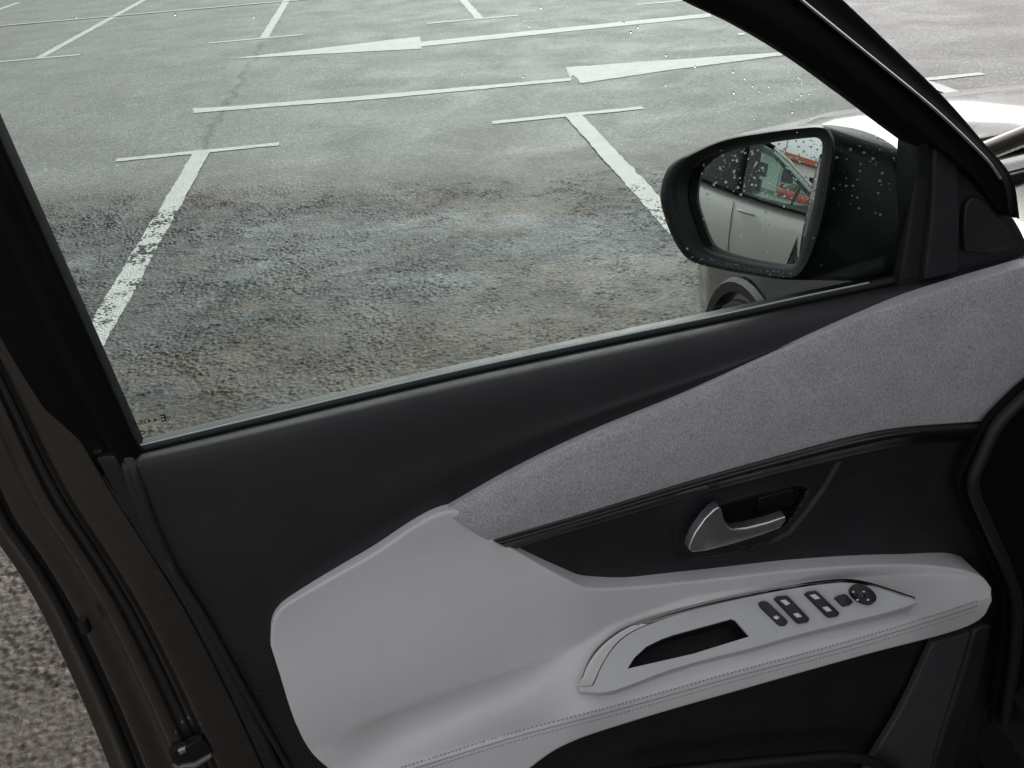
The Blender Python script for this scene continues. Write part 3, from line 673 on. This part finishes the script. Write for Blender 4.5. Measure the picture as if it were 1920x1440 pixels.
_bm = bmesh.new(); _bm.from_mesh(arm.data)                # open the leather under the grip well
bmesh.ops.delete(_bm, geom=[f for f in _bm.faces if (DN@(np.array(f.calc_center_median())-DO)) > .05 and sdist(*to_px(f.calc_center_median()), well) > -9], context='FACES')
_bm.to_mesh(arm.data); _bm.free()
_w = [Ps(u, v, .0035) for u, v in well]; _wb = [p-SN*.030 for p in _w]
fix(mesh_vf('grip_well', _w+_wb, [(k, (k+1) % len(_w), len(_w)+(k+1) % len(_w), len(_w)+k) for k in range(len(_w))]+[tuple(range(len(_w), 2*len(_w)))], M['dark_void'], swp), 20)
chrome_in = [(1098, 1293), (1128, 1250), (1160, 1208), (1206, 1180), (1302, 1147), (1450, 1114), (1570, 1095), (1622, 1098), (1712, 1125)]
wd = [(1085, 1288)] + sw_top[1:]
chr_o = [(u, v) for u, v, _ in crom([(a, b-2, 0) for a, b in wd], 40)]; chr_i = [(u, v) for u, v, _ in crom([(a, b, 0) for a, b in [(1112, 1284), (1132, 1240), (1163, 1200), (1207, 1174), (1303, 1142), (1451, 1109), (1570, 1092), (1622, 1096), (1715, 1124)]], 40)]
loft_pts = np.array([[Ps(*p, .007) for p in chr_o], [Ps(*((np.array(a)+np.array(b))/2), .0095) for a, b in zip(chr_o, chr_i)], [Ps(*p, .007) for p in chr_i]])
grid_mesh('chrome_edge', loft_pts, M['chrome'], swp, back=SN, thick=.004, rnd=.0006)
def btn(name, px, h=.0105, mat='button', bev=.0012): return prism(name, [Ps(u, v, .006) for u, v in px], SN, h-.006, .004, M[mat], swp, bev, 2)
b = btn('lock_button', [(1421, 1132), (1425, 1129), (1434, 1129), (1440, 1132), (1473, 1163), (1476, 1169), (1471, 1174), (1462, 1174), (1456, 1170), (1424, 1139)])
def icon(parent, px): return prism('icon_mark', [Ps(u, v, .0107) for u, v in px], SN, 0, .0006, M['icon'], parent, 0)
icon(b, [(1449, 1157), (1456, 1154), (1462, 1158), (1456, 1162)])
b = btn('window_switch', [(1450, 1124), (1453, 1121), (1472, 1119), (1477, 1122), (1515, 1162), (1514, 1167), (1498, 1170), (1492, 1168)], .0125)
icon(b, [(1462, 1127), (1471, 1125), (1481, 1133), (1473, 1136)]); icon(b, [(1486, 1152), (1495, 1150), (1503, 1157), (1494, 1159)])
for i in b.children: i.location = tuple(SN*.0022)
b = btn('window_switch', [(1507, 1115), (1511, 1112), (1526, 1110), (1531, 1113), (1571, 1151), (1570, 1156), (1555, 1159), (1549, 1157)], .0125)
icon(b, [(1517, 1117), (1527, 1115), (1537, 1123), (1528, 1125)]); icon(b, [(1541, 1140), (1550, 1138), (1559, 1146), (1550, 1148)])
for i in b.children: i.location = tuple(SN*.0022)
btn('fold_switch', [(1563, 1122), (1567, 1119), (1582, 1115), (1587, 1118), (1598, 1130), (1593, 1135), (1581, 1138), (1577, 1136)], .010)
kn = [(1615+24*math.cos(t)+3*math.sin(t), 1117+16.5*math.sin(t)+7*math.cos(t)) for t in np.linspace(0, 2*math.pi, 28, endpoint=False)]
k_ = btn('mirror_knob', kn, .016, bev=.002)
for t in (0.4, 1.97, 3.5, 5.1): prism('icon_mark', [Ps(1614+15*math.cos(t)+dx_, 1117+10*math.sin(t)+4*math.cos(t)+dy_, .0162) for dx_, dy_ in ((-3, 0), (0, -2), (3, 0), (0, 2))], SN, 0, .0005, M['icon'], k_, 0)
prism('knob_cap', [Ps(1614+8*math.cos(t), 1117+5.5*math.sin(t)+2*math.cos(t), .016) for t in np.linspace(0, 2*math.pi, 16, endpoint=False)], SN, .003, .001, M['gloss_black'], k_, .0008)

# ------------------------------------------------------------------ lower pocket and front jamb
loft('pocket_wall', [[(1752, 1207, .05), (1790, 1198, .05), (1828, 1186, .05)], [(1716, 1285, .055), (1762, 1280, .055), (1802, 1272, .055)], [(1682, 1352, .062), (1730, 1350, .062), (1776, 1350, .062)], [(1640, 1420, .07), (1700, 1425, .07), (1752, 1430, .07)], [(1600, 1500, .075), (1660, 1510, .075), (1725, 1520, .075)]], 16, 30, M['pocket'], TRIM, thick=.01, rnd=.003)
loft('pocket_edge', [[(1832, 1184, .056), (1855, 1176, .056)], [(1806, 1272, .062), (1838, 1268, .06)], [(1780, 1350, .068), (1815, 1345, .066)], [(1756, 1430, .075), (1792, 1425, .072)], [(1730, 1520, .08), (1768, 1515, .078)]], 8, 30, M['soft_black'], TRIM, thick=.014, rnd=.005)
pxtube('pocket_rim', [(1200, 1452, .085), (1350, 1436, .088), (1480, 1424, .09), (1580, 1418, .09), (1640, 1430, .09), (1690, 1455, .09)], .008, M['grain_black'], TRIM, n=40)
jamb = loft('hinge_post', [
 [(1965, 690, .06), (2050, 640, .02), (2200, 620, -.02)],
 [(1905, 742, .062), (2020, 720, .02), (2200, 720, -.02)],
 [(1852, 798, .064), (1990, 800, .02), (2200, 800, -.02)],
 [(1820, 858, .066), (1980, 880, .02), (2200, 900, -.02)],
 [(1800, 910, .068), (1970, 930, .02), (2200, 950, -.02)],
 [(1830, 985, .068), (1990, 1010, .02), (2200, 1050, -.02)],
 [(1864, 1062, .068), (2000, 1090, .02), (2200, 1100, -.02)],
 [(1884, 1120, .066), (2000, 1150, .02), (2200, 1160, -.02)],
 [(1880, 1220, .066), (2000, 1250, .02), (2200, 1260, -.02)],
 [(1862, 1360, .066), (2000, 1400, .02), (2200, 1400, -.02)],
 [(1850, 1520, .066), (2000, 1540, .02), (2200, 1540, -.02)]], 14, 70, M['frame_black'], CAR, thick=.01); own(jamb)
pj = pxtube('post_seal', [(2010, 660, .070), (1935, 732, .072), (1872, 795, .074), (1842, 855, .076), (1824, 910, .078), (1852, 985, .078), (1886, 1062, .078), (1906, 1130, .078), (1902, 1230, .078), (1884, 1360, .078), (1872, 1500, .078)], .008, M['rubber'], CAR, n=70); own(pj)

# ------------------------------------------------------------------ door mirror
wm = empty('wing_mirror'); wm.parent = CAR; own(wm)
def ring(pts, n): 
    P = np.array([(a, b, 0) for a, b in pts] + [(*pts[0], 0)], float); return crom(P, n+1)[:-1, :2]
g_px = [(1540, 262), (1542, 275), (1535, 322), (1524, 387), (1509, 448), (1494, 488), (1477, 499), (1433, 495), (1375, 483), (1337, 471), (1317, 457), (1302, 416), (1290, 375), (1296, 331), (1317, 302), (1360, 283), (1419, 270), (1477, 261), (1525, 257)]
o_px = [(1563, 258), (1566, 285), (1559, 335), (1548, 400), (1526, 475), (1500, 518), (1477, 525), (1404, 515), (1340, 503), (1293, 488), (1267, 457), (1247, 410), (1238, 363), (1255, 311), (1302, 282), (1360, 258), (1433, 245), (1506, 236), (1548, 236)]
MC = Pw(1416, 378, -.14)
tocam = CAM-MC; tocam /= np.linalg.norm(tocam)
MTARGET = np.array([CAM[0]-2.1, CAM[1]+1.38, 0.97])
tocar = MTARGET-MC; tocar /= np.linalg.norm(tocar)
MN = tocam+tocar; MN /= np.linalg.norm(MN)
def Pm(u, v, h=0.0): return Ppl(u, v, MC+MN*h, MN)
# convex glass
gr = ring(g_px, 72); cpx = np.array([1416.0, 378.0]); RAD = 1.25
V = []; Fc = []; NR = 14
cc = MC - MN*RAD
def cap(u, v):
    p = Pm(u, v); d = p-MC; r2 = d@d; return p - MN*(RAD-math.sqrt(RAD*RAD-r2))
for k in range(NR):
    s = (k+1)/NR
    for p in gr: V.append(cap(*(cpx+(p-cpx)*s*1.03)))
V.append(cap(*cpx)); n = 72
for k in range(NR-1):
    for i in range(n): Fc.append((k*n+i, k*n+(i+1) % n, (k+1)*n+(i+1) % n, (k+1)*n+i))
for i in range(n): Fc.append((len(V)-1, i, (i+1) % n))
mg = mesh_vf('mirror_glass', V, Fc, M['mirror'], wm); fix(mg, 180)
# bezel ring: outer wall, rounded front lip, inner slope down to the glass
orr = ring(o_px, 96); irr = ring(g_px, 96)
def match(inner, outer):
    c = cpx; ai = np.unwrap(np.arctan2(inner[:, 1]-c[1], inner[:, 0]-c[0])); res = []
    for p in outer:
        a = math.atan2(p[1]-c[1], p[0]-c[0]); dd = np.abs(np.angle(np.exp(1j*(ai-a)))); res.append(inner[int(dd.argmin())])
    return np.array(res)
hi = ring(g_px, 600); irr = match(hi, orr)
prof = [(0.0, -.004, 1.0), (0.0, .004, 1.0), (.25, .012, 1), (.5, .017, 1), (.8, .019, 1), (.95, .016, 1), (1.0, .010, 1), (1.0, -.035, 1)]
V = []; Fc = []
for (t, h, _) in prof:
    for a, b_ in zip(irr, orr):
        q = a*(1-t)+b_*t; V.append(Pm(q[0], q[1], h))
n = len(orr)
for k in range(len(prof)-1):
    for i in range(n): Fc.append((k*n+i, k*n+(i+1) % n, (k+1)*n+(i+1) % n, (k+1)*n+i))
bz = mesh_vf('mirror_bezel', V, Fc, M['mirror_black'], wm); fix(bz, 50)
# shell behind it
bm = bmesh.new(); pts = []
for p in orr: pts.append(Pm(p[0], p[1], -.012))
for u, v in ring([(1559, 234), (1608, 242), (1655, 260), (1690, 286), (1709, 315), (1712, 400), (1700, 480), (1640, 524), (1560, 524), (1480, 520), (1400, 500), (1330, 440), (1320, 350), (1400, 275), (1480, 245)], 48): pts.append(Pm(u, v, -.07))
for u, v in ring([(1600, 270), (1670, 300), (1690, 380), (1660, 470), (1580, 495), (1480, 470), (1430, 390), (1480, 300)], 32): pts.append(Pm(u, v, -.13))
vv = [bm.verts.new(tuple(p)) for p in pts]; r_ = bmesh.ops.convex_hull(bm, input=vv)
bmesh.ops.delete(bm, geom=[g for g in r_['geom_interior'] if isinstance(g, bmesh.types.BMVert)], context='VERTS')
me = bpy.data.meshes.new('mirror_shell'); bm.to_mesh(me); bm.free()
sh = link('mirror_shell', me, M['mirror_black'], wm); fix(sh, 40)
tube('mirror_foot', [Pm(1665, 455, -.07), Pw(1690, 470, -.05), Pw(1722, 475, -.01)], [.022, .024, .026], M['mirror_black'], wm, 14)

# ------------------------------------------------------------------ rain drops
def drops(name, items, label, parent=None, mat='water'):
    """items: (point, normal, radius); flattened half beads"""
    V = []; Fc = []
    for p, n, r in items:
        n = np.array(n)/np.linalg.norm(n); a = np.cross(n, [0.3, 0.5, 0.81]); a /= np.linalg.norm(a); b_ = np.cross(n, a); base = len(V)
        e = random.uniform(.75, 1.0); ang = random.uniform(0, 6.28)
        for (rr, hh) in ((1.0, 0.0), (.85, .32), (.5, .52)):
            for k in range(8):
                t = ang+k*math.pi/4; V.append(p + a*math.cos(t)*r*rr + b_*math.sin(t)*r*rr*e + n*(hh*r-.0002))
        V.append(p+n*r*.6)
        Fc.append(tuple(base+k for k in range(8))[::-1])
        for q in range(2):
            for k in range(8): Fc.append((base+q*8+k, base+q*8+(k+1) % 8, base+(q+1)*8+(k+1) % 8, base+(q+1)*8+k))
        for k in range(8): Fc.append((base+16+k, base+16+(k+1) % 8, base+24))
    o = mesh_vf(name, V, Fc, M[mat], parent); o['kind'] = 'stuff'
    if label: o['label'] = label
    return o
items = []
while len(items) < 330:
    u, v = random.uniform(1288, 1545), random.uniform(255, 500)
    if sdist(u, v, g_px) < 4: continue
    if v > 340+(u-1295)*.24 and random.random() > .22: continue
    items.append((cap(u, v), MN, (.0005+.0019*random.random()**2.2)))
drops('raindrops', items, None, mg)
items = []
_bm = bmesh.new(); _bm.from_mesh(sh.data); ST = BVHTree.FromBMesh(_bm); _bm.free(); _bm = bmesh.new(); _bm.from_mesh(bz.data); BT = BVHTree.FromBMesh(_bm); _bm.free()
def cast(T, u, v):
    q = ray(u, v); h = T.ray_cast(Vector(CAM), Vector(q/np.linalg.norm(q)))
    return (np.array(h[0]), np.array(h[1])) if h[0] is not None else None
def facing(n): return n if n@fw < 0 else -n
for k in range(420):
    if random.random() < .55: u, v = random.uniform(1560, 1715), random.gauss(310, 50)
    else: u, v = random.uniform(1240, 1560), random.uniform(235, 525)
    h = cast(BT, u, v) or cast(ST, u, v)
    if h is None or (u < 1560 and sdist(u, v, g_px) > -2): continue
    items.append((h[0], facing(h[1]), .0005+.0017*random.random()**2.2))
    if len(items) > 120: break
for k in range(120):
    u = random.uniform(1290, 1500); v = 478+(u-1290)*.18+random.uniform(0, 22); h = cast(BT, u, v)
    if h: items.append((h[0], facing(h[1]), random.uniform(.0005, .0013)))
drops('raindrops', items, None, sh)
items = []
while len(items) < 52:
    if len(items) < 36: u, v = random.gauss(1470, 90), random.gauss(150, 45)
    elif len(items) < 46: u, v = random.uniform(0, 1300), abs(random.gauss(0, 50))
    else: u, v = random.uniform(100, 1500), random.uniform(0, 300)
    if sdist(u, v, gpx) < 40: continue
    items.append((Pw(u, v, -.0082), -WN, .0006+.0011*random.random()**2))
drops('raindrops', items, None, gl, 'water_clear')

# ------------------------------------------------------------------ cars
def body_sections(stations):
    R = []
    for (y, w, zt, zb) in stations:
        half = [(0, zb), (.6*w, zb), (.90*w, zb+.01), (.965*w, zb+.07), (.99*w, zb+.18), (1.0*w, .52+.3*(zb-.2)), (1.0*w, .62+.4*(zt-1)), (.988*w, zt-.17), (.968*w, zt-.09), (.93*w, zt-.035), (.86*w, zt-.004), (.6*w, zt+.022), (.3*w, zt+.038), (0, zt+.042)]
        R.append([(x, y, z) for x, z in half] + [(-x, y, z) for x, z in half[-2:0:-1]])
    return R
def ring_loft(name, R, mat, parent, caps=True):
    n = len(R[0]); V = [p for r in R for p in r]; Fc = []
    for k in range(len(R)-1):
        for i in range(n): Fc.append((k*n+i, k*n+(i+1) % n, (k+1)*n+(i+1) % n, (k+1)*n+i))
    if caps: Fc.append(tuple(range(n))[::-1]); Fc.append(tuple((len(R)-1)*n+i for i in range(n)))
    o = mesh_vf(name, V, Fc, mat, parent); return fix(o, 40)
def densify(st, n):
    S = np.array(st, float); t = np.linspace(0, 1, len(S)); tt = np.linspace(0, 1, n); out = []
    c = crom_y(S, n); return c
def crom_y(S, n):
    seg = np.abs(np.diff(S[:, 0]))+.02; t = np.concatenate([[0], np.cumsum(seg)]); t /= t[-1]
    return [tuple(np.interp(x, t, S[:, k]) for k in range(4)) for x in np.linspace(0, 1, n)]
ALL = [(2.16, .60, .66, .34), (2.13, .70, .73, .26), (2.06, .78, .80, .21), (1.95, .83, .845, .20), (1.75, .865, .885, .20), (1.35, .885, .93, .20), (.98, .885, .975, .20), (.5, .885, .985, .20), (-.5, .885, .995, .20), (-1.4, .885, 1.01, .20), (-1.85, .86, 1.01, .22), (-2.08, .80, .98, .28), (-2.16, .70, .88, .36)]
def wheel(parent, x, y, sgn):
    r = .30; prof = [(-.10, .20), (-.105, .25), (-.095, .285), (-.06, r), (.06, r), (.095, .285), (.105, .25), (.10, .20)]; n = 28; V = []; Fc = []
    for k in range(n):
        a = 2*math.pi*k/n
        for (dx_, rr) in prof: V.append((x+sgn*dx_, y+rr*math.cos(a), r+rr*math.sin(a)))
    m = len(prof)
    for k in range(n):
        for i in range(m-1): Fc.append((k*m+i, k*m+i+1, ((k+1) % n)*m+i+1, ((k+1) % n)*m+i))
    w = empty('wheel'); w.parent = parent
    fix(mesh_vf('tyre', V, Fc, M['tyre'], w), 40)
    V = []; Fc = []; xo = x+sgn*.085
    V.append((xo-sgn*.02, y, r))
    for k in range(60):
        a = 2*math.pi*k/60; V.append((xo-sgn*.015, y+.07*math.cos(a), r+.07*math.sin(a)))
    for k in range(60):
        a = 2*math.pi*k/60; dip = .03 if (k % 12) > 5 else 0; V.append((xo-sgn*(.01+dip), y+.15*math.cos(a), r+.15*math.sin(a)))
    for k in range(60):
        a = 2*math.pi*k/60; V.append((xo+sgn*.005, y+.205*math.cos(a), r+.205*math.sin(a)))
    for k in range(60):
        k2 = (k+1) % 60; Fc.append((0, 1+k, 1+k2)); Fc.append((1+k, 61+k, 61+k2, 1+k2)); Fc.append((61+k, 121+k, 121+k2, 61+k2))
    fix(mesh_vf('rim', V, Fc, M['alloy'], w), 30)
    V = []; Fc = []                                       # wheel arch lip
    for k in range(25):
        a = math.pi*(-.06+1.12*k/24)
        for rr, dx_ in ((.305, .035), (.310, .094), (.335, .097), (.345, .085)): V.append((x+sgn*dx_, y+rr*math.cos(a), r+rr*math.sin(a)))
    for k in range(24):
        for i in range(3): Fc.append((k*4+i, k*4+i+1, k*4+5+i, k*4+4+i))
    fix(mesh_vf('arch_lip', V, Fc, M['grain_black'], parent), 40)
def pane(name, quad, mat, parent, th=.004):
    q = [np.array(p, float) for p in quad]; n = np.cross(q[1]-q[0], q[2]-q[0]); n /= np.linalg.norm(n)
    return prism(name, q, n, 0, th, mat, parent, 0)
def greenhouse(P, paint_m, skip_left=False):
    # corner points, half width side s
    zb, zr = .985, 1.49
    def bar(name, pts, r, mat): return tube(name, pts, r, mat, P, 10, .7)
    roofS = []
    for (y, w, z) in ((.10, .55, 1.455), (-.15, .585, 1.50), (-.6, .60, 1.525), (-1.1, .59, 1.51), (-1.55, .57, 1.46)):
        roofS.append([(-w, y, z-.035), (-w*.96, y, z-.008), (-w*.7, y, z+.018), (0, y, z+.03), (w*.7, y, z+.018), (w*.96, y, z-.008), (w, y, z-.035), (w*.7, y, z-.03), (-w*.7, y, z-.03)])
    ring_loft('roof', roofS, paint_m, P)
    for s in (-1, 1):
        bar('pillar', [(s*.80, .98, .97), (s*.72, .62, 1.18), (s*.62, .28, 1.37), (s*.56, .08, 1.445)], .022, paint_m)
        bar('pillar', [(s*.82, -.15, .98), (s*.72, -.18, 1.25), (s*.60, -.22, 1.48)], .05, M['frame_black'])
        bar('pillar', [(s*.82, -1.75, 1.0), (s*.70, -1.62, 1.28), (s*.575, -1.5, 1.44)], .09, paint_m)
        bar('roof_rail', [(s*.56, .10, 1.44), (s*.598, -.2, 1.485), (s*.612, -.6, 1.505), (s*.60, -1.1, 1.49), (s*.575, -1.55, 1.43)], .028, M['frame_black'])
        bar('belt_strip', [(s*.845, .95, .975) if not (skip_left and s < 0) else (s*.85, -.30, .995), (s*.852, -.4, .995), (s*.845, -1.75, 1.01)], .016, M['frame_black'])
    return
def make_car(name, pm, label, cat, loc, rot, own_car=False, group=None):
    if own_car: P = CAR; base = empty_none = None
    root = CAR if own_car else tag(empty(name, loc), label, cat, group)
    if own_car:
        hold = CAR; off = Vector((.89, -.50, 0))
        kids0 = set(o.name for o in bpy.data.objects)
    else: hold = root
    if own_car:
        bo = ring_loft('front_body', body_sections(crom_y(np.array(ALL[:6]+[(.98, .885, .975, .20), (.52, .885, .985, .20)]), 44)), pm, hold)
        ring_loft('rear_body', body_sections(crom_y(np.array([(-.28, .885, .995, .20)]+ALL[9:]), 30)), pm, hold)
        boxmesh('sill', (0, .35, .26), (1.70, 1.3, .16), pm, hold, .03); boxmesh('passenger_door', (.855, .34, .66), (.06, 1.22, .62), pm, hold, .02)
        boxmesh('dashboard', (0, .70, .80), (1.5, .5, .34), M['grain_black'], hold, .08)
        boxmesh('seat', (-.36, -.02, .52), (.5, .55, .2), M['seat'], hold, .06); boxmesh('seat', (.36, -.02, .52), (.5, .55, .2), M['seat'], hold, .06)
        boxmesh('seat_back', (-.36, -.32, .9), (.5, .16, .7), M['seat'], hold, .06); boxmesh('seat_back', (.36, -.32, .9), (.5, .16, .7), M['seat'], hold, .06)
    else:
        ring_loft('body', body_sections(crom_y(np.array(ALL), 70)), pm, hold)
        for x in (-.36, .36):
            boxmesh('seat_back', (x, -.12, 1.02), (.46, .14, .36), M['seat'], hold, .05); boxmesh('headrest', (x, -.16, 1.28), (.26, .1, .15), M['seat'], hold, .04)
        tube('steering_wheel', [(-.36+.18*math.cos(t), .42+.06*math.sin(t), 1.06+.17*math.sin(t)) for t in np.linspace(0, 2*math.pi, 24, endpoint=False)], .013, M['rubber'], hold, 8, 1, (0, 1, 0), True)
        for s in (-1, 1):
            for y0, y1 in ((-.17, -.17), (-1.15, -1.2), (.97, .97)):
                tube('shut_line', [(s*.8865, y0, .30), (s*.8868, y0, .62), (s*.880, (y0+y1)/2, .82), (s*.862, y1, .92)], .0035, M['dark_void'], hold, 6)
            for y in (-.02, -1.02):
                hb = tube('handle', [(s*.895, y-.09, .865), (s*.905, y-.06, .867), (s*.905, y+.06, .867), (s*.895, y+.09, .865)], .011, pm, hold, 8)
            pane('door_glass', [(s*.825, .88, .985), (s*.835, -.12, .99), (s*.60, -.2, 1.475), (s*.575, .14, 1.43), (s*.70, .52, 1.23)], M['clear_glass'], hold)
            pane('door_glass', [(s*.835, -.2, .995), (s*.835, -1.55, 1.01), (s*.59, -1.42, 1.44), (s*.605, -.25, 1.485)], M['dark_glass'], hold)
    greenhouse(hold, pm, own_car)
    ws = []
    for (y, w, z) in ((1.0, .78, .985), (.72, .73, 1.12), (.40, .66, 1.30), (.12, .555, 1.44)):
        ws.append([(-w, y-.10, z), (-w*.55, y-.02, z+.008), (0, y, z+.012), (w*.55, y-.02, z+.008), (w, y-.10, z)])
    G = np.array(ws); grid_mesh('windscreen', G, M['clear_glass'], hold, back=np.array([0, .6, .8]), thick=.003, rnd=.0005)
    pane('rear_screen', [(-.7, -1.98, 1.03), (.7, -1.98, 1.03), (.53, -1.62, 1.42), (-.53, -1.62, 1.42)], M['dark_glass'], hold)
    # bonnet: its own skin just above the body, with a shut gap
    bs = []
    for (y, w, zt, zb) in crom_y(np.array([(2.03, .78, .818, 0), (1.95, .83, .845, 0), (1.75, .865, .885, 0), (1.35, .885, .93, 0), (1.06, .885, .968, 0)]), 18):
        row = []
        for f in np.linspace(-.9, .9, 31):
            a = abs(f); z = np.interp(a, [0, .3, .6, .86, .93], [.042, .038, .022, -.004, -.035]); crease = .008*math.exp(-((a-.62)/.10)**2)
            fr = -.16*a**2.5 if y > 1.7 else -.16*a**2.5*max(0, (y-1.2)/.5)
            row.append((f*w, y+fr, zt+z+.010+crease))
        bs.append(row)
    grid_mesh('bonnet', np.array(bs), pm, hold, back=np.array([0, 0, 1.0]), thick=.012, rnd=.004)
    cw = []
    for y, dz in ((1.05, .0), (1.02, .006), (.96, .008)):
        cw.append([(x, y-.10*(abs(x)/.78)**2, .985+dz+.03*(1-(x/.8)**2)) for x in np.linspace(-.78, .78, 15)])
    grid_mesh('cowl', np.array(cw), M['grain_black'], hold, back=np.array([0, 0, 1.0]), thick=.02, rnd=.003)
    for x0, x1 in ((-.70, -.02), (-.05, .60)):
        tube('wiper', [(x0, .95+.03, 1.035), ((x0+x1)/2, 1.0, 1.055), (x1, .985, 1.05)], .010, M['rubber'], hold, 6)
    for s in (-1, 1):
        prism('headlight', [(s*.50, 2.135, .70), (s*.66, 2.10, .73), (s*.80, 1.93, .76), (s*.845, 1.80, .78), (s*.83, 1.90, .70), (s*.72, 2.09, .63), (s*.52, 2.155, .62)], (s*.35, .9, .25), .008, .05, M['lamp'], hold, .004)
        prism('tail_light', [(s*.60, -2.165, .92), (s*.80, -2.06, .96), (s*.84, -1.95, .90), (s*.80, -2.09, .80), (s*.62, -2.175, .80)], (s*.3, -.95, 0), .008, .05, M['red_lamp'], hold, .004)
        for y in (1.36, -1.26): wheel(hold, s*.80, y, s)
    if own_car:
        for o in list(bpy.data.objects):
            if o.name not in kids0 and o.parent is CAR: o.location = off
    else:
        root.rotation_euler = (0, 0, rot)
    return root
make_car('', M['bronze'], '', '', None, 0, True)
NB = (MTARGET[0]-.885, MTARGET[1]+.05, 0)
make_car('parked_car', M['silver'], 'warm silver car reflected in the wing mirror, rain beads over it', 'car', NB, math.pi)
fdir = np.array(MTARGET-MC); fdir[2] = 0; fdir /= np.linalg.norm(fdir)
_p = cap(1497, 356); _n = (_p-cc)/RAD; _d = _p-CAM; _d /= np.linalg.norm(_d); _d = _d-2*(_d@_n)*_n   # where that spot of the mirror looks
rp = _p + _d*(30.0/np.hypot(_d[0], _d[1])); make_car('parked_car', M['red'], 'small red car glimpsed in the mirror through the silver car window', 'car', (rp[0], rp[1], 0), math.radians(200))
# far side of the car park, seen only in the mirror
bp = MC + fdir*42; ang = math.atan2(fdir[1], fdir[0])-math.pi/2
bl = empty('low_building', (bp[0], bp[1], 0)); bl.rotation_euler = (0, 0, ang)
tag(bl, 'long white low building with terracotta roof band, seen in the mirror', 'building')
boxmesh('wall', (0, 0, 1.9), (60, 8, 3.8), M['plaster'], bl); boxmesh('roof', (0, 0, 4.1), (61, 9, .6), M['terracotta'], bl, .08); boxmesh('plinth', (0, 0, .2), (60.2, 8.2, .4), M['pole'], bl)
for k in range(-8, 9): boxmesh('window', (k*3.4, -4.01, 2.1), (1.5, .08, 1.3), M['dark_glass'], bl)
fb = empty('brick_building', (6, 44, 0)); tag(fb, 'long white building with brick base ahead, only mirrored in the wet bonnet', 'building')
boxmesh('wall', (0, 0, 2.4), (60, 8, 3.2), M['plaster'], fb); boxmesh('brick_base', (0, 0, .4), (60.2, 8.2, .8), M['terracotta'], fb); boxmesh('roof', (0, 0, 4.2), (61, 9, .4), M['terracotta'], fb, .05)
for k in range(-8, 9): boxmesh('window', (k*3.3, -4.02, 2.5), (1.8, .08, 1.3), M['dark_glass'], fb)
lpp = MC + fdir*24 + np.array([-fdir[1], fdir[0], 0])*1.5
lm = empty('lamp_post', (lpp[0], lpp[1], 0)); tag(lm, 'slim grey lamp post in front of the white building in the mirror', 'lamp post')
tube('mast', [(0, 0, 0), (0, 0, 4), (0, 0, 8)], [.09, .075, .05], M['pole'], lm, 12); boxmesh('lamp_head', (.4, 0, 8.05), (.9, .22, .12), M['pole'], lm, .03)
